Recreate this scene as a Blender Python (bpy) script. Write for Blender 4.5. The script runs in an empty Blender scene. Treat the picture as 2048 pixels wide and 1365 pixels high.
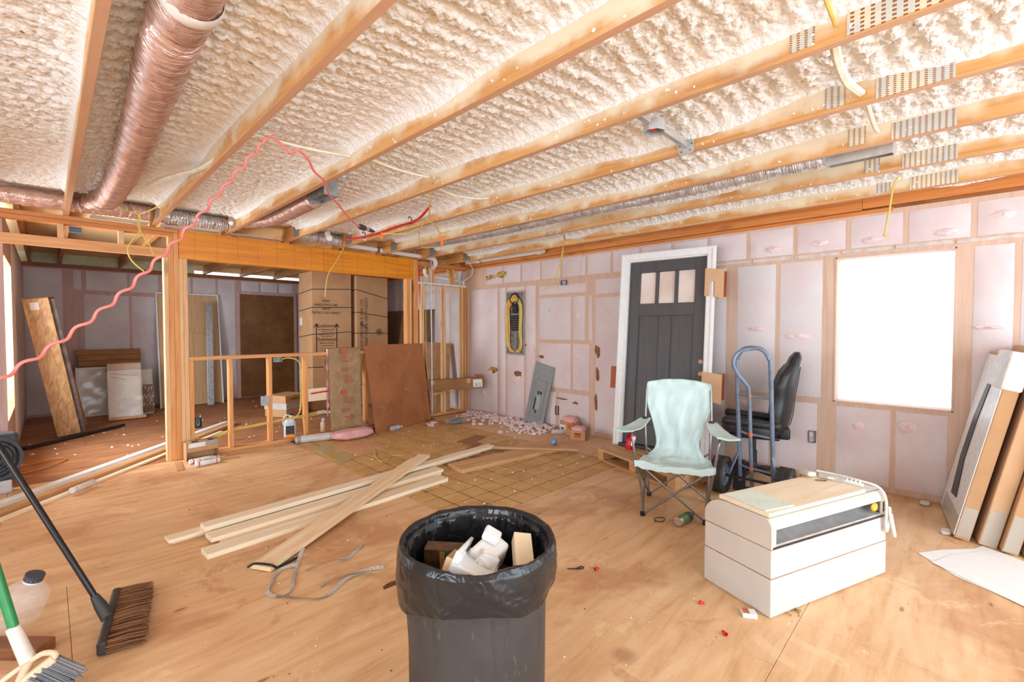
import bpy, bmesh, math, random
import numpy as np
from mathutils import Vector, Matrix, Euler, noise as mnoise
R = math.radians
PI = math.pi
SC = bpy.context.scene
COL = SC.collection
random.seed(7)

# ------------------------------------------------------------------ camera
cam_data = bpy.data.cameras.new('camera')
cam_data.sensor_width = 36.0
cam_data.lens = 915.0 / 2048.0 * 36.0
cam_data.clip_start = 0.05
cam = bpy.data.objects.new('camera', cam_data)
COL.objects.link(cam)
_yaw, _pitch = R(44.5), math.atan(24.5 / 915.0)
_f = Vector((math.cos(_yaw) * math.cos(_pitch), math.sin(_yaw) * math.cos(_pitch), -math.sin(_pitch)))
_r = Vector((math.sin(_yaw), -math.cos(_yaw), 0))
_u = _r.cross(_f)
cam.matrix_world = Matrix(((_r.x, _u.x, -_f.x, 0), (_r.y, _u.y, -_f.y, 0), (_r.z, _u.z, -_f.z, 1.37), (0, 0, 0, 1)))
SC.camera = cam

# ------------------------------------------------------------------ light
world = bpy.data.worlds.new('overcast_sky')
SC.world = world
world.use_nodes = True
world.node_tree.nodes['Background'].inputs[0].default_value = (0.80, 0.91, 1.0, 1)
world.node_tree.nodes['Background'].inputs[1].default_value = 1.35

def area_light(name, loc, direction, sx, sy, power, col=(1, 1, 1)):
    d = bpy.data.lights.new(name, 'AREA')
    d.shape = 'RECTANGLE'; d.size = sx; d.size_y = sy; d.energy = power; d.color = col
    o = bpy.data.objects.new(name, d); COL.objects.link(o)
    o.location = loc
    o.rotation_euler = Vector(direction).to_track_quat('-Z', 'Y').to_euler()
    return o
# area lamps added for daylight: open rear side, unseen side window, far room window
area_light('daylight_rear_opening', (1.6, -3.0, 1.35), (0.12, 1, 0.05), 5.6, 2.2, 104, (0.75, 0.885, 1.0))
area_light('daylight_unseen_side_window', (-2.7, 0.6, 1.4), (1, 0.25, 0.1), 2.6, 1.5, 52, (0.75, 0.885, 1.0))
area_light('daylight_far_room_window', (-0.75, 6.45, 1.45), (1, 0.35, 0), 1.1, 1.4, 95, (0.86, 0.94, 1.0))

SC.view_settings.view_transform = 'Standard'
SC.view_settings.look = 'None'
SC.view_settings.exposure = 0.82
SC.view_settings.gamma = 1.0
SC.view_settings.use_curve_mapping = False
SC.cycles.use_denoising = True
SC.cycles.max_bounces = 6
SC.cycles.diffuse_bounces = 4
SC.cycles.glossy_bounces = 2
SC.cycles.transmission_bounces = 2
SC.cycles.transparent_max_bounces = 6
SC.cycles.use_adaptive_sampling = True
SC.cycles.adaptive_threshold = 0.04
SC.cycles.adaptive_min_samples = 16
SC.cycles.sample_clamp_indirect = 6.0
SC.cycles.caustics_reflective = False
SC.cycles.caustics_refractive = False

# ------------------------------------------------------------------ mesh helpers
class MB:
    def __init__(s): s.v = []; s.f = []
    def add(s, vs, fs):
        n = len(s.v); s.v += [tuple(p) for p in vs]; s.f += [tuple(i + n for i in f) for f in fs]; return s
    def box(s, x0, x1, y0, y1, z0, z1):
        return s.add([(x0,y0,z0),(x1,y0,z0),(x1,y1,z0),(x0,y1,z0),(x0,y0,z1),(x1,y0,z1),(x1,y1,z1),(x0,y1,z1)],
                     [(3,2,1,0),(4,5,6,7),(0,1,5,4),(1,2,6,5),(2,3,7,6),(3,0,4,7)])
    def obox(s, c, size, rot=(0,0,0)):
        m = Euler(rot).to_matrix(); a, b, d = [q / 2 for q in size]; c = Vector(c)
        vs = [c + m @ Vector((x*a, y*b, z*d)) for z in (-1,1) for x, y in ((-1,-1),(1,-1),(1,1),(-1,1))]
        return s.add(vs, [(3,2,1,0),(4,5,6,7),(0,1,5,4),(1,2,6,5),(2,3,7,6),(3,0,4,7)])
    def beam(s, p, q, w, h, upv=(0,0,1)):
        p, q = Vector(p), Vector(q); d = (q - p).normalized(); sd = d.cross(Vector(upv))
        if sd.length < 1e-4: sd = d.cross(Vector((1,0,0)))
        sd.normalize(); u = sd.cross(d).normalized()
        vs = [e + sd*a*w/2 + u*b*h/2 for e in (p, q) for a, b in ((-1,-1),(1,-1),(1,1),(-1,1))]
        return s.add(vs, [(0,1,2,3),(7,6,5,4),(0,4,5,1),(1,5,6,2),(2,6,7,3),(3,7,4,0)])
    def tube(s, pts, r, n=8, closed=False, caps=True):
        pts = [Vector(p) for p in pts]; N = len(pts); rs = r if isinstance(r, (list, tuple)) else [r]*N
        t0 = (pts[1] - pts[0]).normalized()
        nrm = t0.orthogonal().normalized(); vs = []; prev = t0
        for i, p in enumerate(pts):
            if closed: t = (pts[(i+1) % N] - pts[i-1]).normalized()
            else: t = (pts[min(i+1, N-1)] - pts[max(i-1, 0)])
            t = t.normalized() if t.length > 1e-9 else prev
            q = prev.rotation_difference(t); nrm = q @ nrm; nrm = (nrm - t*nrm.dot(t)).normalized(); prev = t
            b = t.cross(nrm)
            for k in range(n):
                a = 2*PI*k/n; vs.append(p + (nrm*math.cos(a) + b*math.sin(a))*rs[i])
        fs = []
        for i in range(N if closed else N-1):
            j = (i+1) % N
            for k in range(n):
                l = (k+1) % n; fs.append((i*n+k, i*n+l, j*n+l, j*n+k))
        if caps and not closed:
            fs.append(tuple(range(n))[::-1]); fs.append(tuple((N-1)*n + k for k in range(n)))
        return s.add(vs, fs)
    def lathe(s, prof, n=24, c=(0,0,0), axis='z', a0=0.0, a1=2*PI, caps=False):
        full = abs(a1 - a0 - 2*PI) < 1e-6; m = n if full else n + 1; vs = []
        for r, z in prof:
            for k in range(m):
                a = a0 + (a1-a0)*k/n; x, y = r*math.cos(a), r*math.sin(a)
                p = (x,y,z) if axis == 'z' else ((z,x,y) if axis == 'x' else (y,z,x))
                vs.append((p[0]+c[0], p[1]+c[1], p[2]+c[2]))
        fs = []
        for i in range(len(prof)-1):
            for k in range(n):
                l = (k+1) % m; fs.append((i*m+k, i*m+l, (i+1)*m+l, (i+1)*m+k))
        if full and caps:
            if prof[0][0] > 1e-5: fs.append(tuple(range(m))[::-1])
            if prof[-1][0] > 1e-5: fs.append(tuple((len(prof)-1)*m + k for k in range(m)))
        return s.add(vs, fs)
    def prism(s, poly, h0, h1, axis='z'):
        def P(a, b, h): return (a,b,h) if axis == 'z' else ((h,a,b) if axis == 'x' else (a,h,b))
        n = len(poly); vs = [P(a,b,h0) for a, b in poly] + [P(a,b,h1) for a, b in poly]
        fs = [tuple(range(n))[::-1], tuple(range(n, 2*n))] + [(i, (i+1) % n, n+(i+1) % n, n+i) for i in range(n)]
        return s.add(vs, fs)
    def grid(s, fn, nu, nv, cu=False):
        vs = [fn(i/nu, j/nv) for j in range(nv+1) for i in range(nu if cu else nu+1)]
        m = nu if cu else nu+1
        fs = [(j*m+i, j*m+(i+1) % m, (j+1)*m+(i+1) % m, (j+1)*m+i) for j in range(nv) for i in range(nu)]
        return s.add(vs, fs)
    def shell(s, fn, nu, nv, th, cu=False):
        # a sheet with thickness: front surface and its offset along the local normal
        g = MB().grid(fn, nu, nv, cu); me = bpy.data.meshes.new('t'); me.from_pydata(g.v, [], g.f)
        ns = [v.normal.copy() for v in me.vertices] if False else None
        bm = bmesh.new(); bm.from_mesh(me); bm.normal_update(); bpy.data.meshes.remove(me)
        bm.verts.ensure_lookup_table(); vs = [v.co.copy() for v in bm.verts]; no = [v.normal.copy() for v in bm.verts]
        n = len(vs); fs = [tuple(q.index for q in f.verts) for f in bm.faces]
        out = [tuple(v) for v in vs] + [tuple(v - q*th) for v, q in zip(vs, no)]
        of = fs + [tuple(i+n for i in f)[::-1] for f in fs]
        for e in bm.edges:
            if e.is_boundary:
                a, b = e.verts[0].index, e.verts[1].index
                l = e.link_loops[0]
                if l.vert.index != a: a, b = b, a
                of.append((b, a, a+n, b+n))
        bm.free(); return s.add(out, of)
    def mesh(s, name, bevel=0.0, seg=2, smooth=False, ang=35):
        me = bpy.data.meshes.new(name); me.from_pydata(s.v, [], s.f); me.update()
        if bevel > 0 or smooth:
            bm = bmesh.new(); bm.from_mesh(me)
            bmesh.ops.recalc_face_normals(bm, faces=bm.faces)
            if bevel > 0:
                es = [e for e in bm.edges if len(e.link_faces) == 2 and e.calc_face_angle(0) > R(ang)]
                bmesh.ops.bevel(bm, geom=es, offset=bevel, segments=seg, affect='EDGES', clamp_overlap=True, profile=0.5)
            if smooth:
                for f in bm.faces: f.smooth = True
                for e in bm.edges:
                    if len(e.link_faces) == 2 and e.calc_face_angle(0) > R(50): e.smooth = False
            bm.to_mesh(me); bm.free()
        return me
    def build(s, name, mat, parent=None, bevel=0.0, smooth=False, seg=2, ang=35):
        return mk(name, s.mesh(name, bevel, seg, smooth, ang), mat, parent)

def mk(name, me, mat, parent=None):
    if mat is not None:
        me.materials.clear(); me.materials.append(mat)
    o = bpy.data.objects.new(name, me); COL.objects.link(o)
    if parent is not None: o.parent = parent
    return o
def tag(o, label=None, cat=None, group=None, kind=None):
    if label: o['label'] = label
    if cat: o['category'] = cat
    if group: o['group'] = group
    if kind: o['kind'] = kind
    return o
def thing(name, label, cat, loc=(0,0,0), rz=0.0, group=None, rot=None):
    o = bpy.data.objects.new(name, None); COL.objects.link(o)
    o.empty_display_size = 0.1; o.location = loc
    o.rotation_euler = rot if rot is not None else (0, 0, rz)
    return tag(o, label, cat, group)
def struct(name, mb, mat, **k):
    return tag(mb.build(name, mat, **k), kind='structure')
def sroot(name, loc=(0,0,0)):
    o = bpy.data.objects.new(name, None); COL.objects.link(o); o.location = loc
    return tag(o, kind='structure')
def copy_tree(o, parent=None):
    c = o.copy(); COL.objects.link(c)
    if parent is not None: c.parent = parent
    for ch in o.children: copy_tree(ch, c)
    return c
def spline(pts, n=8):
    # Catmull-Rom through the points
    P = [Vector(p) for p in pts]; P = [P[0]*2 - P[1]] + P + [P[-1]*2 - P[-2]]; out = []
    for i in range(1, len(P)-2):
        a, b, c, d = P[i-1], P[i], P[i+1], P[i+2]
        for k in range(n):
            t = k/n
            out.append(0.5*((2*b) + (c-a)*t + (2*a-5*b+4*c-d)*t*t + (3*b-a-3*c+d)*t**3))
    out.append(P[-2]); return out
def cable(name, pts, r, mat, label=None, cat=None, parent=None, n=6, k=7, group=None, loc=None):
    o = MB().tube(spline(pts, k), r, n).build(name, mat, parent, smooth=True)
    if label: tag(o, label, cat, group)
    return o
def text_mesh(body, size, extrude=0.0006, align='CENTER', spacing=1.0):
    c = bpy.data.curves.new('t', 'FONT'); c.body = body; c.size = size; c.align_x = align; c.align_y = 'CENTER'
    c.extrude = extrude; c.space_line = spacing; c.resolution_u = 2
    o = bpy.data.objects.new('t', c); COL.objects.link(o)
    dg = bpy.context.evaluated_depsgraph_get(); dg.update()
    me = bpy.data.meshes.new_from_object(o.evaluated_get(dg))
    bpy.data.objects.remove(o); bpy.data.curves.remove(c)
    return me
def text(body, size, mat, parent, loc, rot, name='printed_text', sx=1.0, align='CENTER', spacing=1.0):
    o = mk(name, text_mesh(body, size, align=align, spacing=spacing), mat, parent)
    o.location = loc; o.rotation_euler = rot; o.scale = (sx, 1, 1)
    return o

# ------------------------------------------------------------------ materials
MATS = {}
def srgb(r, g, b):
    f = lambda c: (c/255/12.92) if c/255 <= 0.04045 else ((c/255+0.055)/1.055)**2.4
    return (f(r), f(g), f(b), 1)
class NT:
    def __init__(s, name):
        s.m = bpy.data.materials.new(name); s.m.use_nodes = True; s.t = s.m.node_tree
        s.b = s.t.nodes['Principled BSDF']; s.L = s.t.links.new
    def n(s, typ, **k):
        q = s.t.nodes.new(typ)
        for a, b in k.items():
            if a.startswith('i_'):
                key = a[2:]; key = int(key) if key.isdigit() else key.replace('_', ' ')
                if hasattr(b, 'is_output') or isinstance(b, bpy.types.NodeSocket): s.L(b, q.inputs[key])
                else: q.inputs[key].default_value = b
            else: setattr(q, a, b)
        return q
    def coord(s, scale=(1,1,1), rnd=0.0, kind='Object'):
        tc = s.n('ShaderNodeTexCoord'); v = tc.outputs[kind]
        if rnd:
            oi = s.n('ShaderNodeObjectInfo'); mu = s.n('ShaderNodeVectorMath', operation='MULTIPLY', i_1=(rnd, rnd*0.7, rnd*1.3))
            s.L(oi.outputs['Random'], mu.inputs[0]); ad = s.n('ShaderNodeVectorMath', operation='ADD')
            s.L(v, ad.inputs[0]); s.L(mu.outputs[0], ad.inputs[1]); v = ad.outputs[0]
        mp = s.n('ShaderNodeMapping'); mp.inputs['Scale'].default_value = scale; s.L(v, mp.inputs[0]); return mp.outputs[0]
    def noise(s, vec, scale, detail=3, rough=0.55, dist=0.0):
        q = s.n('ShaderNodeTexNoise'); s.L(vec, q.inputs['Vector']); q.inputs['Scale'].default_value = scale
        q.inputs['Detail'].default_value = detail; q.inputs['Roughness'].default_value = rough; q.inputs['Distortion'].default_value = dist
        return q.outputs['Fac']
    def ramp(s, fac, stops):
        q = s.n('ShaderNodeValToRGB'); s.L(fac, q.inputs[0]); e = q.color_ramp.elements
        while len(e) < len(stops): e.new(0.5)
        for el, (p, c) in zip(e, stops): el.position = p; el.color = c if len(c) == 4 else (*c, 1)
        return q.outputs['Color']
    def mix(s, fac, a, b, mode='MIX'):
        q = s.n('ShaderNodeMix', data_type='RGBA', blend_type=mode)
        for key, val in ((0, fac), (6, a), (7, b)):
            if isinstance(val, bpy.types.NodeSocket): s.L(val, q.inputs[key])
            else: q.inputs[key].default_value = val
        return q.outputs[2]
    def math(s, op, a, b=0.0, clamp=False):
        q = s.n('ShaderNodeMath', operation=op, use_clamp=clamp)
        for i, val in enumerate((a, b)):
            if isinstance(val, bpy.types.NodeSocket): s.L(val, q.inputs[i])
            else: q.inputs[i].default_value = val
        return q.outputs[0]
    def maprange(s, v, a, b, c=0.0, d=1.0, smooth=True):
        q = s.n('ShaderNodeMapRange', interpolation_type='SMOOTHSTEP' if smooth else 'LINEAR')
        s.L(v, q.inputs[0]); q.inputs[1].default_value = a; q.inputs[2].default_value = b; q.inputs[3].default_value = c; q.inputs[4].default_value = d
        return q.outputs[0]
    def bump(s, h, strength=0.3, dist=0.01):
        q = s.n('ShaderNodeBump'); q.inputs['Strength'].default_value = strength; q.inputs['Distance'].default_value = dist
        s.L(h, q.inputs['Height']); s.L(q.outputs[0], s.b.inputs['Normal'])
    def out(s, color=None, rough=None, metal=None, **k):
        for key, val in (('Base Color', color), ('Roughness', rough), ('Metallic', metal)):
            if val is None: continue
            if isinstance(val, bpy.types.NodeSocket): s.L(val, s.b.inputs[key])
            else: s.b.inputs[key].default_value = val
        for key, val in k.items(): s.b.inputs[key.replace('_', ' ')].default_value = val
        return s.m
def plain(name, col, rough=0.55, metal=0.0, var=0.12, scale=18, bump=0.0, bscale=120, col2=None, rnd=3.0, **k):
    if name in MATS: return MATS[name]
    t = NT(name); v = t.coord(rnd=rnd); c = srgb(*col); f = t.noise(v, scale, 4)
    c2 = srgb(*col2) if col2 else tuple(x*(1-var*1.6) for x in c[:3]) + (1,)
    t.out(t.ramp(f, [(0.3, c2), (0.62, c)]), rough, metal, **k)
    if bump: t.bump(t.noise(v, bscale, 2), bump, 0.004)
    MATS[name] = t.m; return t.m
def wood(name, light, dark, axis=0, grain=1.0, knots=0.5, rough=0.55, knot_col=(150, 84, 40), ring=0.0, rnd=9.0, contrast=1.0):
    if name in MATS: return MATS[name]
    t = NT(name); sc = [9*grain, 9*grain, 9*grain]; sc[axis] = 0.55*grain
    v = t.coord(tuple(sc), rnd=rnd); a = t.noise(v, 2.2, 5, 0.6, 1.2)
    v2 = t.coord(tuple(q*7 if i != axis else q*2 for i, q in enumerate(sc)), rnd=rnd); b = t.noise(v2, 2.0, 2)
    L, D = srgb(*light), srgb(*dark)
    c = t.ramp(a, [(0.5-0.18/contrast, D), (0.5+0.16/contrast, L)])
    c = t.mix(t.maprange(b, 0.42, 0.75, 0, 0.28), c, D)
    if knots:
        ks = [5.0, 5.0, 5.0]; ks[axis] = 1.6
        kv = t.coord(tuple(ks), rnd=rnd*1.7); vo = t.n('ShaderNodeTexVoronoi'); t.L(kv, vo.inputs['Vector']); vo.inputs['Scale'].default_value = 0.9
        kf = t.maprange(vo.outputs['Distance'], 0.05, 0.16, knots, 0.0)
        c = t.mix(kf, c, srgb(*knot_col))
    t.out(c, rough); t.bump(b, 0.12, 0.002)
    MATS[name] = t.m; return t.m

def glass_mat(name, col=(255, 255, 255), rough=0.02, alpha=0.15):
    if name in MATS: return MATS[name]
    t = NT(name); t.out(srgb(*col), rough); t.b.inputs['Alpha'].default_value = alpha
    t.b.inputs['Specular IOR Level'].default_value = 0.8
    MATS[name] = t.m; return t.m
# ------------------------------------------------------------------ materials of the place
def make_plywood():
    t = NT('plywood'); g = t.n('ShaderNodeNewGeometry'); pos = g.outputs['Position']
    mp = t.n('ShaderNodeMapping'); mp.inputs['Scale'].default_value = (1.3, 8.0, 1); t.L(pos, mp.inputs[0])
    a = t.noise(mp.outputs[0], 1.7, 6, 0.6, 0.5)
    c = t.ramp(a, [(0.26, srgb(206, 154, 106)), (0.45, srgb(224, 178, 132)), (0.62, srgb(233, 192, 148)), (0.8, srgb(239, 206, 168))])
    mp2 = t.n('ShaderNodeMapping'); mp2.inputs['Scale'].default_value = (3, 26, 1); t.L(pos, mp2.inputs[0])
    b = t.noise(mp2.outputs[0], 3.0, 3, 0.7, 0.6)
    c = t.mix(t.maprange(b, 0.55, 0.78, 0, 0.35), c, srgb(184, 118, 68))
    # stains with a shape of their own and darker knots
    s = t.noise(pos, 1.1, 5, 0.62, 0.4)
    c = t.mix(t.maprange(s, 0.50, 0.64, 0, 0.6), c, srgb(182, 122, 80))
    s2 = t.noise(pos, 2.6, 6, 0.7, 0.8); c = t.mix(t.maprange(s2, 0.57, 0.66, 0, 0.6), c, srgb(242, 208, 160)); c = t.mix(t.maprange(s2, 0.40, 0.32, 0, 0.55), c, srgb(188, 130, 88))
    vo = t.n('ShaderNodeTexVoronoi'); t.L(pos, vo.inputs['Vector']); vo.inputs['Scale'].default_value = 1.15
    c = t.mix(t.maprange(vo.outputs['Distance'], 0.025, 0.085, 0.5, 0), c, srgb(150, 92, 60))
    vo2 = t.n('ShaderNodeTexVoronoi'); mp3 = t.n('ShaderNodeMapping'); mp3.inputs['Scale'].default_value = (.55, 1.6, 1); t.L(pos, mp3.inputs[0]); t.L(mp3.outputs[0], vo2.inputs['Vector']); vo2.inputs['Scale'].default_value = 3.6
    c = t.mix(t.maprange(vo2.outputs['Distance'], 0.03, 0.08, 0.75, 0), c, srgb(136, 88, 60))
    sp = t.noise(pos, 55, 2, 0.5); c = t.mix(t.maprange(sp, 0.72, 0.78, 0, 0.45), c, srgb(246, 232, 214))
    t.out(c, 0.5); t.bump(b, 0.15, 0.003); return t.m
M_PLY = make_plywood()
def make_oldfloor():
    t = NT('old_floor'); g = t.n('ShaderNodeNewGeometry'); pos = g.outputs['Position']
    mp = t.n('ShaderNodeMapping'); mp.inputs['Scale'].default_value = (1.0, 4.5, 1); t.L(pos, mp.inputs[0])
    a = t.noise(mp.outputs[0], 1.8, 6, 0.6, 1.2)
    c = t.ramp(a, [(0.28, srgb(130, 86, 56)), (0.5, srgb(168, 114, 76)), (0.72, srgb(190, 134, 92))])
    s = t.noise(pos, 1.6, 4); c = t.mix(t.maprange(s, 0.5, 0.7, 0, 0.5), c, srgb(116, 76, 50))
    t.out(c, 0.55); return t.m
M_OLD = make_oldfloor()
M_BED = plain('vinyl_bed', (104, 66, 34), 0.7, var=0.3, scale=9)
def make_tile():
    t = NT('vinyl_backing_tile'); g = t.n('ShaderNodeNewGeometry'); pos = g.outputs['Position']
    a = t.noise(pos, 3.2, 5, 0.65, 0.5)
    c = t.ramp(a, [(0.28, srgb(186, 136, 80)), (0.5, srgb(208, 162, 102)), (0.75, srgb(222, 180, 122))])
    b = t.noise(pos, 30, 3); c = t.mix(t.maprange(b, 0.55, 0.75, 0, 0.35), c, srgb(160, 106, 58))
    s = t.noise(pos, 1.3, 3); c = t.mix(t.maprange(s, 0.58, 0.72, 0, 0.55), c, srgb(226, 180, 126))
    t.out(c, 0.55); return t.m
M_TILE = make_tile()
M_FOAM = None
def make_foam():
    t = NT('spray_foam'); g = t.n('ShaderNodeNewGeometry'); pos = g.outputs['Position']
    a = t.noise(pos, 5, 4); b = t.noise(pos, 60, 3)
    c = t.ramp(a, [(0.3, srgb(244, 241, 236)), (0.65, srgb(249, 249, 248))])
    vo = t.n('ShaderNodeTexVoronoi'); t.L(pos, vo.inputs['Vector']); vo.inputs['Scale'].default_value = 38
    vo2 = t.n('ShaderNodeTexVoronoi'); t.L(pos, vo2.inputs['Vector']); vo2.inputs['Scale'].default_value = 85
    hgt = t.math('ADD', t.math('MULTIPLY', vo.outputs['Distance'], -1.0), t.math('ADD', t.math('MULTIPLY', vo2.outputs['Distance'], -0.35), t.math('MULTIPLY', b, 0.3)))
    t.out(c, 0.6); t.bump(hgt, 0.7, 0.012); return t.m
M_FOAM = make_foam()
def make_joist():
    # amber lumber, grain along Y, cream overspray of foam on the upper part of the side faces
    t = NT('joist_lumber'); g = t.n('ShaderNodeNewGeometry'); pos = g.outputs['Position']
    mp = t.n('ShaderNodeMapping'); mp.inputs['Scale'].default_value = (9, 0.5, 9); t.L(pos, mp.inputs[0])
    a = t.noise(mp.outputs[0], 2.0, 6, 0.6, 1.2)
    c = t.ramp(a, [(0.3, srgb(190, 130, 72)), (0.52, srgb(217, 160, 96)), (0.72, srgb(230, 178, 116))])
    st = t.noise(pos, 1.7, 4, 0.6); c = t.mix(t.maprange(st, 0.54, 0.7, 0, 0.6), c, srgb(164, 112, 72))
    sep = t.n('ShaderNodeSeparateXYZ'); t.L(pos, sep.inputs[0])
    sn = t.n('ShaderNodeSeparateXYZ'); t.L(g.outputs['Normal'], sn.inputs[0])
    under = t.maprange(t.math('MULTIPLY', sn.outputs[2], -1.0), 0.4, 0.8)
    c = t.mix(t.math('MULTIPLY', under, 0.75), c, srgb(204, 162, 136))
    n1 = t.noise(pos, 3.4, 3, 0.55); n2 = t.noise(pos, 17, 4, 0.6)
    hh = t.math('ADD', t.math('SUBTRACT', sep.outputs[2], 2.395), t.math('ADD', t.math('MULTIPLY', t.math('SUBTRACT', n1, 0.5), 0.26), t.math('MULTIPLY', t.math('SUBTRACT', n2, 0.5), 0.05)))
    f = t.maprange(hh, 0.01, 0.095)
    f = t.math('MULTIPLY', f, t.math('SUBTRACT', 1.0, under))
    f = t.math('MULTIPLY', f, t.maprange(sep.outputs[1], 5.3, 5.1, 0, 1))
    c = t.mix(t.math('MULTIPLY', f, 0.92), c, srgb(238, 224, 196))
    t.out(c, 0.5); t.bump(a, 0.1, 0.003); return t.m
M_JOIST = make_joist()
M_RAFT = wood('back_joist_lumber', (196, 140, 84), (140, 90, 52), axis=1, knots=0.4)
M_STUD = wood('stud_lumber', (238, 176, 112), (214, 138, 74), axis=2, knots=0.55)
M_STUDP = wood('pale_stud_lumber', (241, 200, 150), (222, 168, 112), axis=2, knots=0.5)
M_PLATE = wood('plate_lumber', (224, 150, 84), (192, 108, 48), axis=0, knots=0.55)
M_PLATEP = wood('pale_plate_lumber', (236, 176, 116), (214, 146, 86), axis=0, knots=0.6)
M_RIM = wood('rim_lumber', (224, 146, 74), (198, 114, 50), axis=1, knots=0.5)
def make_beam():
    t = NT('amber_beam'); v = t.coord((0.6, 9, 9)); a = t.noise(v, 2.4, 6, 0.6, 1.0)
    c = t.ramp(a, [(0.28, srgb(214, 118, 6)), (0.55, srgb(236, 146, 18)), (0.8, srgb(244, 166, 44))])
    tc = t.n('ShaderNodeTexCoord'); sp = t.n('ShaderNodeSeparateXYZ'); t.L(tc.outputs['Object'], sp.inputs[0])
    fr = t.math('FRACT', t.math('DIVIDE', sp.outputs[0], 0.203)); ln = t.maprange(t.math('ABSOLUTE', t.math('SUBTRACT', fr, 0.5)), 0.0, 0.02, 0.6, 0)
    c = t.mix(ln, c, srgb(150, 76, 14)); t.out(c, 0.42); return t.m
M_BEAM = make_beam()
def make_osb():
    t = NT('osb_sheathing'); v = t.coord((6, 14, 6)); a = t.noise(v, 3, 4, 0.7, 2.0)
    t.out(t.ramp(a, [(0.3, srgb(206, 166, 112)), (0.55, srgb(228, 196, 146)), (0.8, srgb(238, 214, 172))]), 0.65); return t.m
M_OSB = make_osb()
def make_net(name, white, pink, seam=False):
    t = NT(name); v = t.coord(rnd=5.0); g = t.n('ShaderNodeNewGeometry'); pos = g.outputs['Position']
    a = t.noise(v, 2.3, 5, 0.6); b = t.noise(pos, 130, 2); d = t.noise(pos, 16, 4)
    c = t.ramp(a, [(0.36, srgb(*pink)), (0.62, srgb(*white))])
    c = t.mix(t.maprange(d, 0.52, 0.75, 0, 0.3), c, srgb(*pink))
    t.out(c, 0.75); t.bump(t.math('ADD', b, t.math('MULTIPLY', d, 2.0)), 0.25, 0.004); return t.m
M_NET = make_net('insulation_netting', (233, 222, 222), (227, 207, 208))
M_NETW = make_net('insulation_netting_pale', (226, 222, 222), (228, 211, 211))
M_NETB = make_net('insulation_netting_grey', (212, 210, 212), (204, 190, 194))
M_SEAM = wood('netted_stud', (226, 194, 172), (212, 176, 154), axis=2, knots=0.0)
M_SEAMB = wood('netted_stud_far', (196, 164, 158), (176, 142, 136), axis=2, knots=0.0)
M_TEAR = plain('torn_kraft', (168, 108, 58), 0.7, var=0.4, scale=30)
M_STEEL = plain('galvanised_steel', (176, 180, 184), 0.38, 0.85, var=0.2, scale=25)
def make_nailplate():
    t = NT('nail_plate'); tc = t.n('ShaderNodeTexCoord'); sp = t.n('ShaderNodeSeparateXYZ'); t.L(tc.outputs['Object'], sp.inputs[0])
    fy = t.math('FRACT', t.math('DIVIDE', sp.outputs[1], 0.0255)); fz = t.math('FRACT', t.math('DIVIDE', sp.outputs[2], 0.0085))
    my = t.math('LESS_THAN', t.math('ABSOLUTE', t.math('SUBTRACT', fy, 0.5)), 0.2); mz = t.math('LESS_THAN', t.math('ABSOLUTE', t.math('SUBTRACT', fz, 0.5)), 0.27)
    m = t.math('MULTIPLY', my, mz); g = t.n('ShaderNodeNewGeometry'); a = t.noise(g.outputs['Position'], 7, 3)
    base = t.mix(t.maprange(a, 0.45, 0.62), srgb(205, 203, 196), srgb(230, 216, 188))
    t.out(t.mix(m, base, srgb(150, 96, 56)), 0.5, 0.25); return t.m
M_NAIL = make_nailplate()

# ------------------------------------------------------------------ floor
floor = sroot('floor')
def sheet_piece(name, x0, x1, y0, y1, z1, mat, th=0.018, g=0.0009, par=None):
    return MB().box(x0+g, x1-g, y0+g, y1-g, z1-th, z1).build(name, mat, par or floor, bevel=0.0012, seg=1)
MB().box(-3.2, 5.1, -3.4, 10.4, -0.12, -0.0175).build('subfloor', M_BED, floor)
random.seed(3)
# plywood sheets of the main room, long side along X
xs_rows = [(-3.4, -2.73, [-3.2, -0.8, 1.64, 4.08, 4.9]), (-2.73, -1.51, [-3.2, -2.0, 0.44, 2.88, 4.9]), (-1.51, -0.29, [-3.2, -0.8, 1.64, 4.08, 4.9]),
           (-0.29, 0.52, [-3.2, -2.0, 0.44, 2.45, 4.9]), (0.52, 2.15, [-3.2, -1.6, 0.3, 2.05, 3.6, 4.9])]
for y0, y1, xs in xs_rows:
    for a, b in zip(xs[:-1], xs[1:]): sheet_piece('plywood_sheet', a, b, y0, y1, 0.0, M_PLY)
for y0, y1, xs in [(2.15, 3.37, [-3.2, -1.9, 0.05, 2.05]), (3.37, 4.55, [-3.2, -2.6, -0.3, 0.88, 2.05]), (4.55, 5.8, [-3.2, -1.8, -0.25, 0.92, 2.05])]:
    for a, b in zip(xs[:-1], xs[1:]): sheet_piece('plywood_sheet', a, b, y0, y1, 0.0, M_PLY)
sheet_piece('plywood_sheet', 2.05, 4.9, 2.15, 2.43, 0.0, M_PLY)
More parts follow.
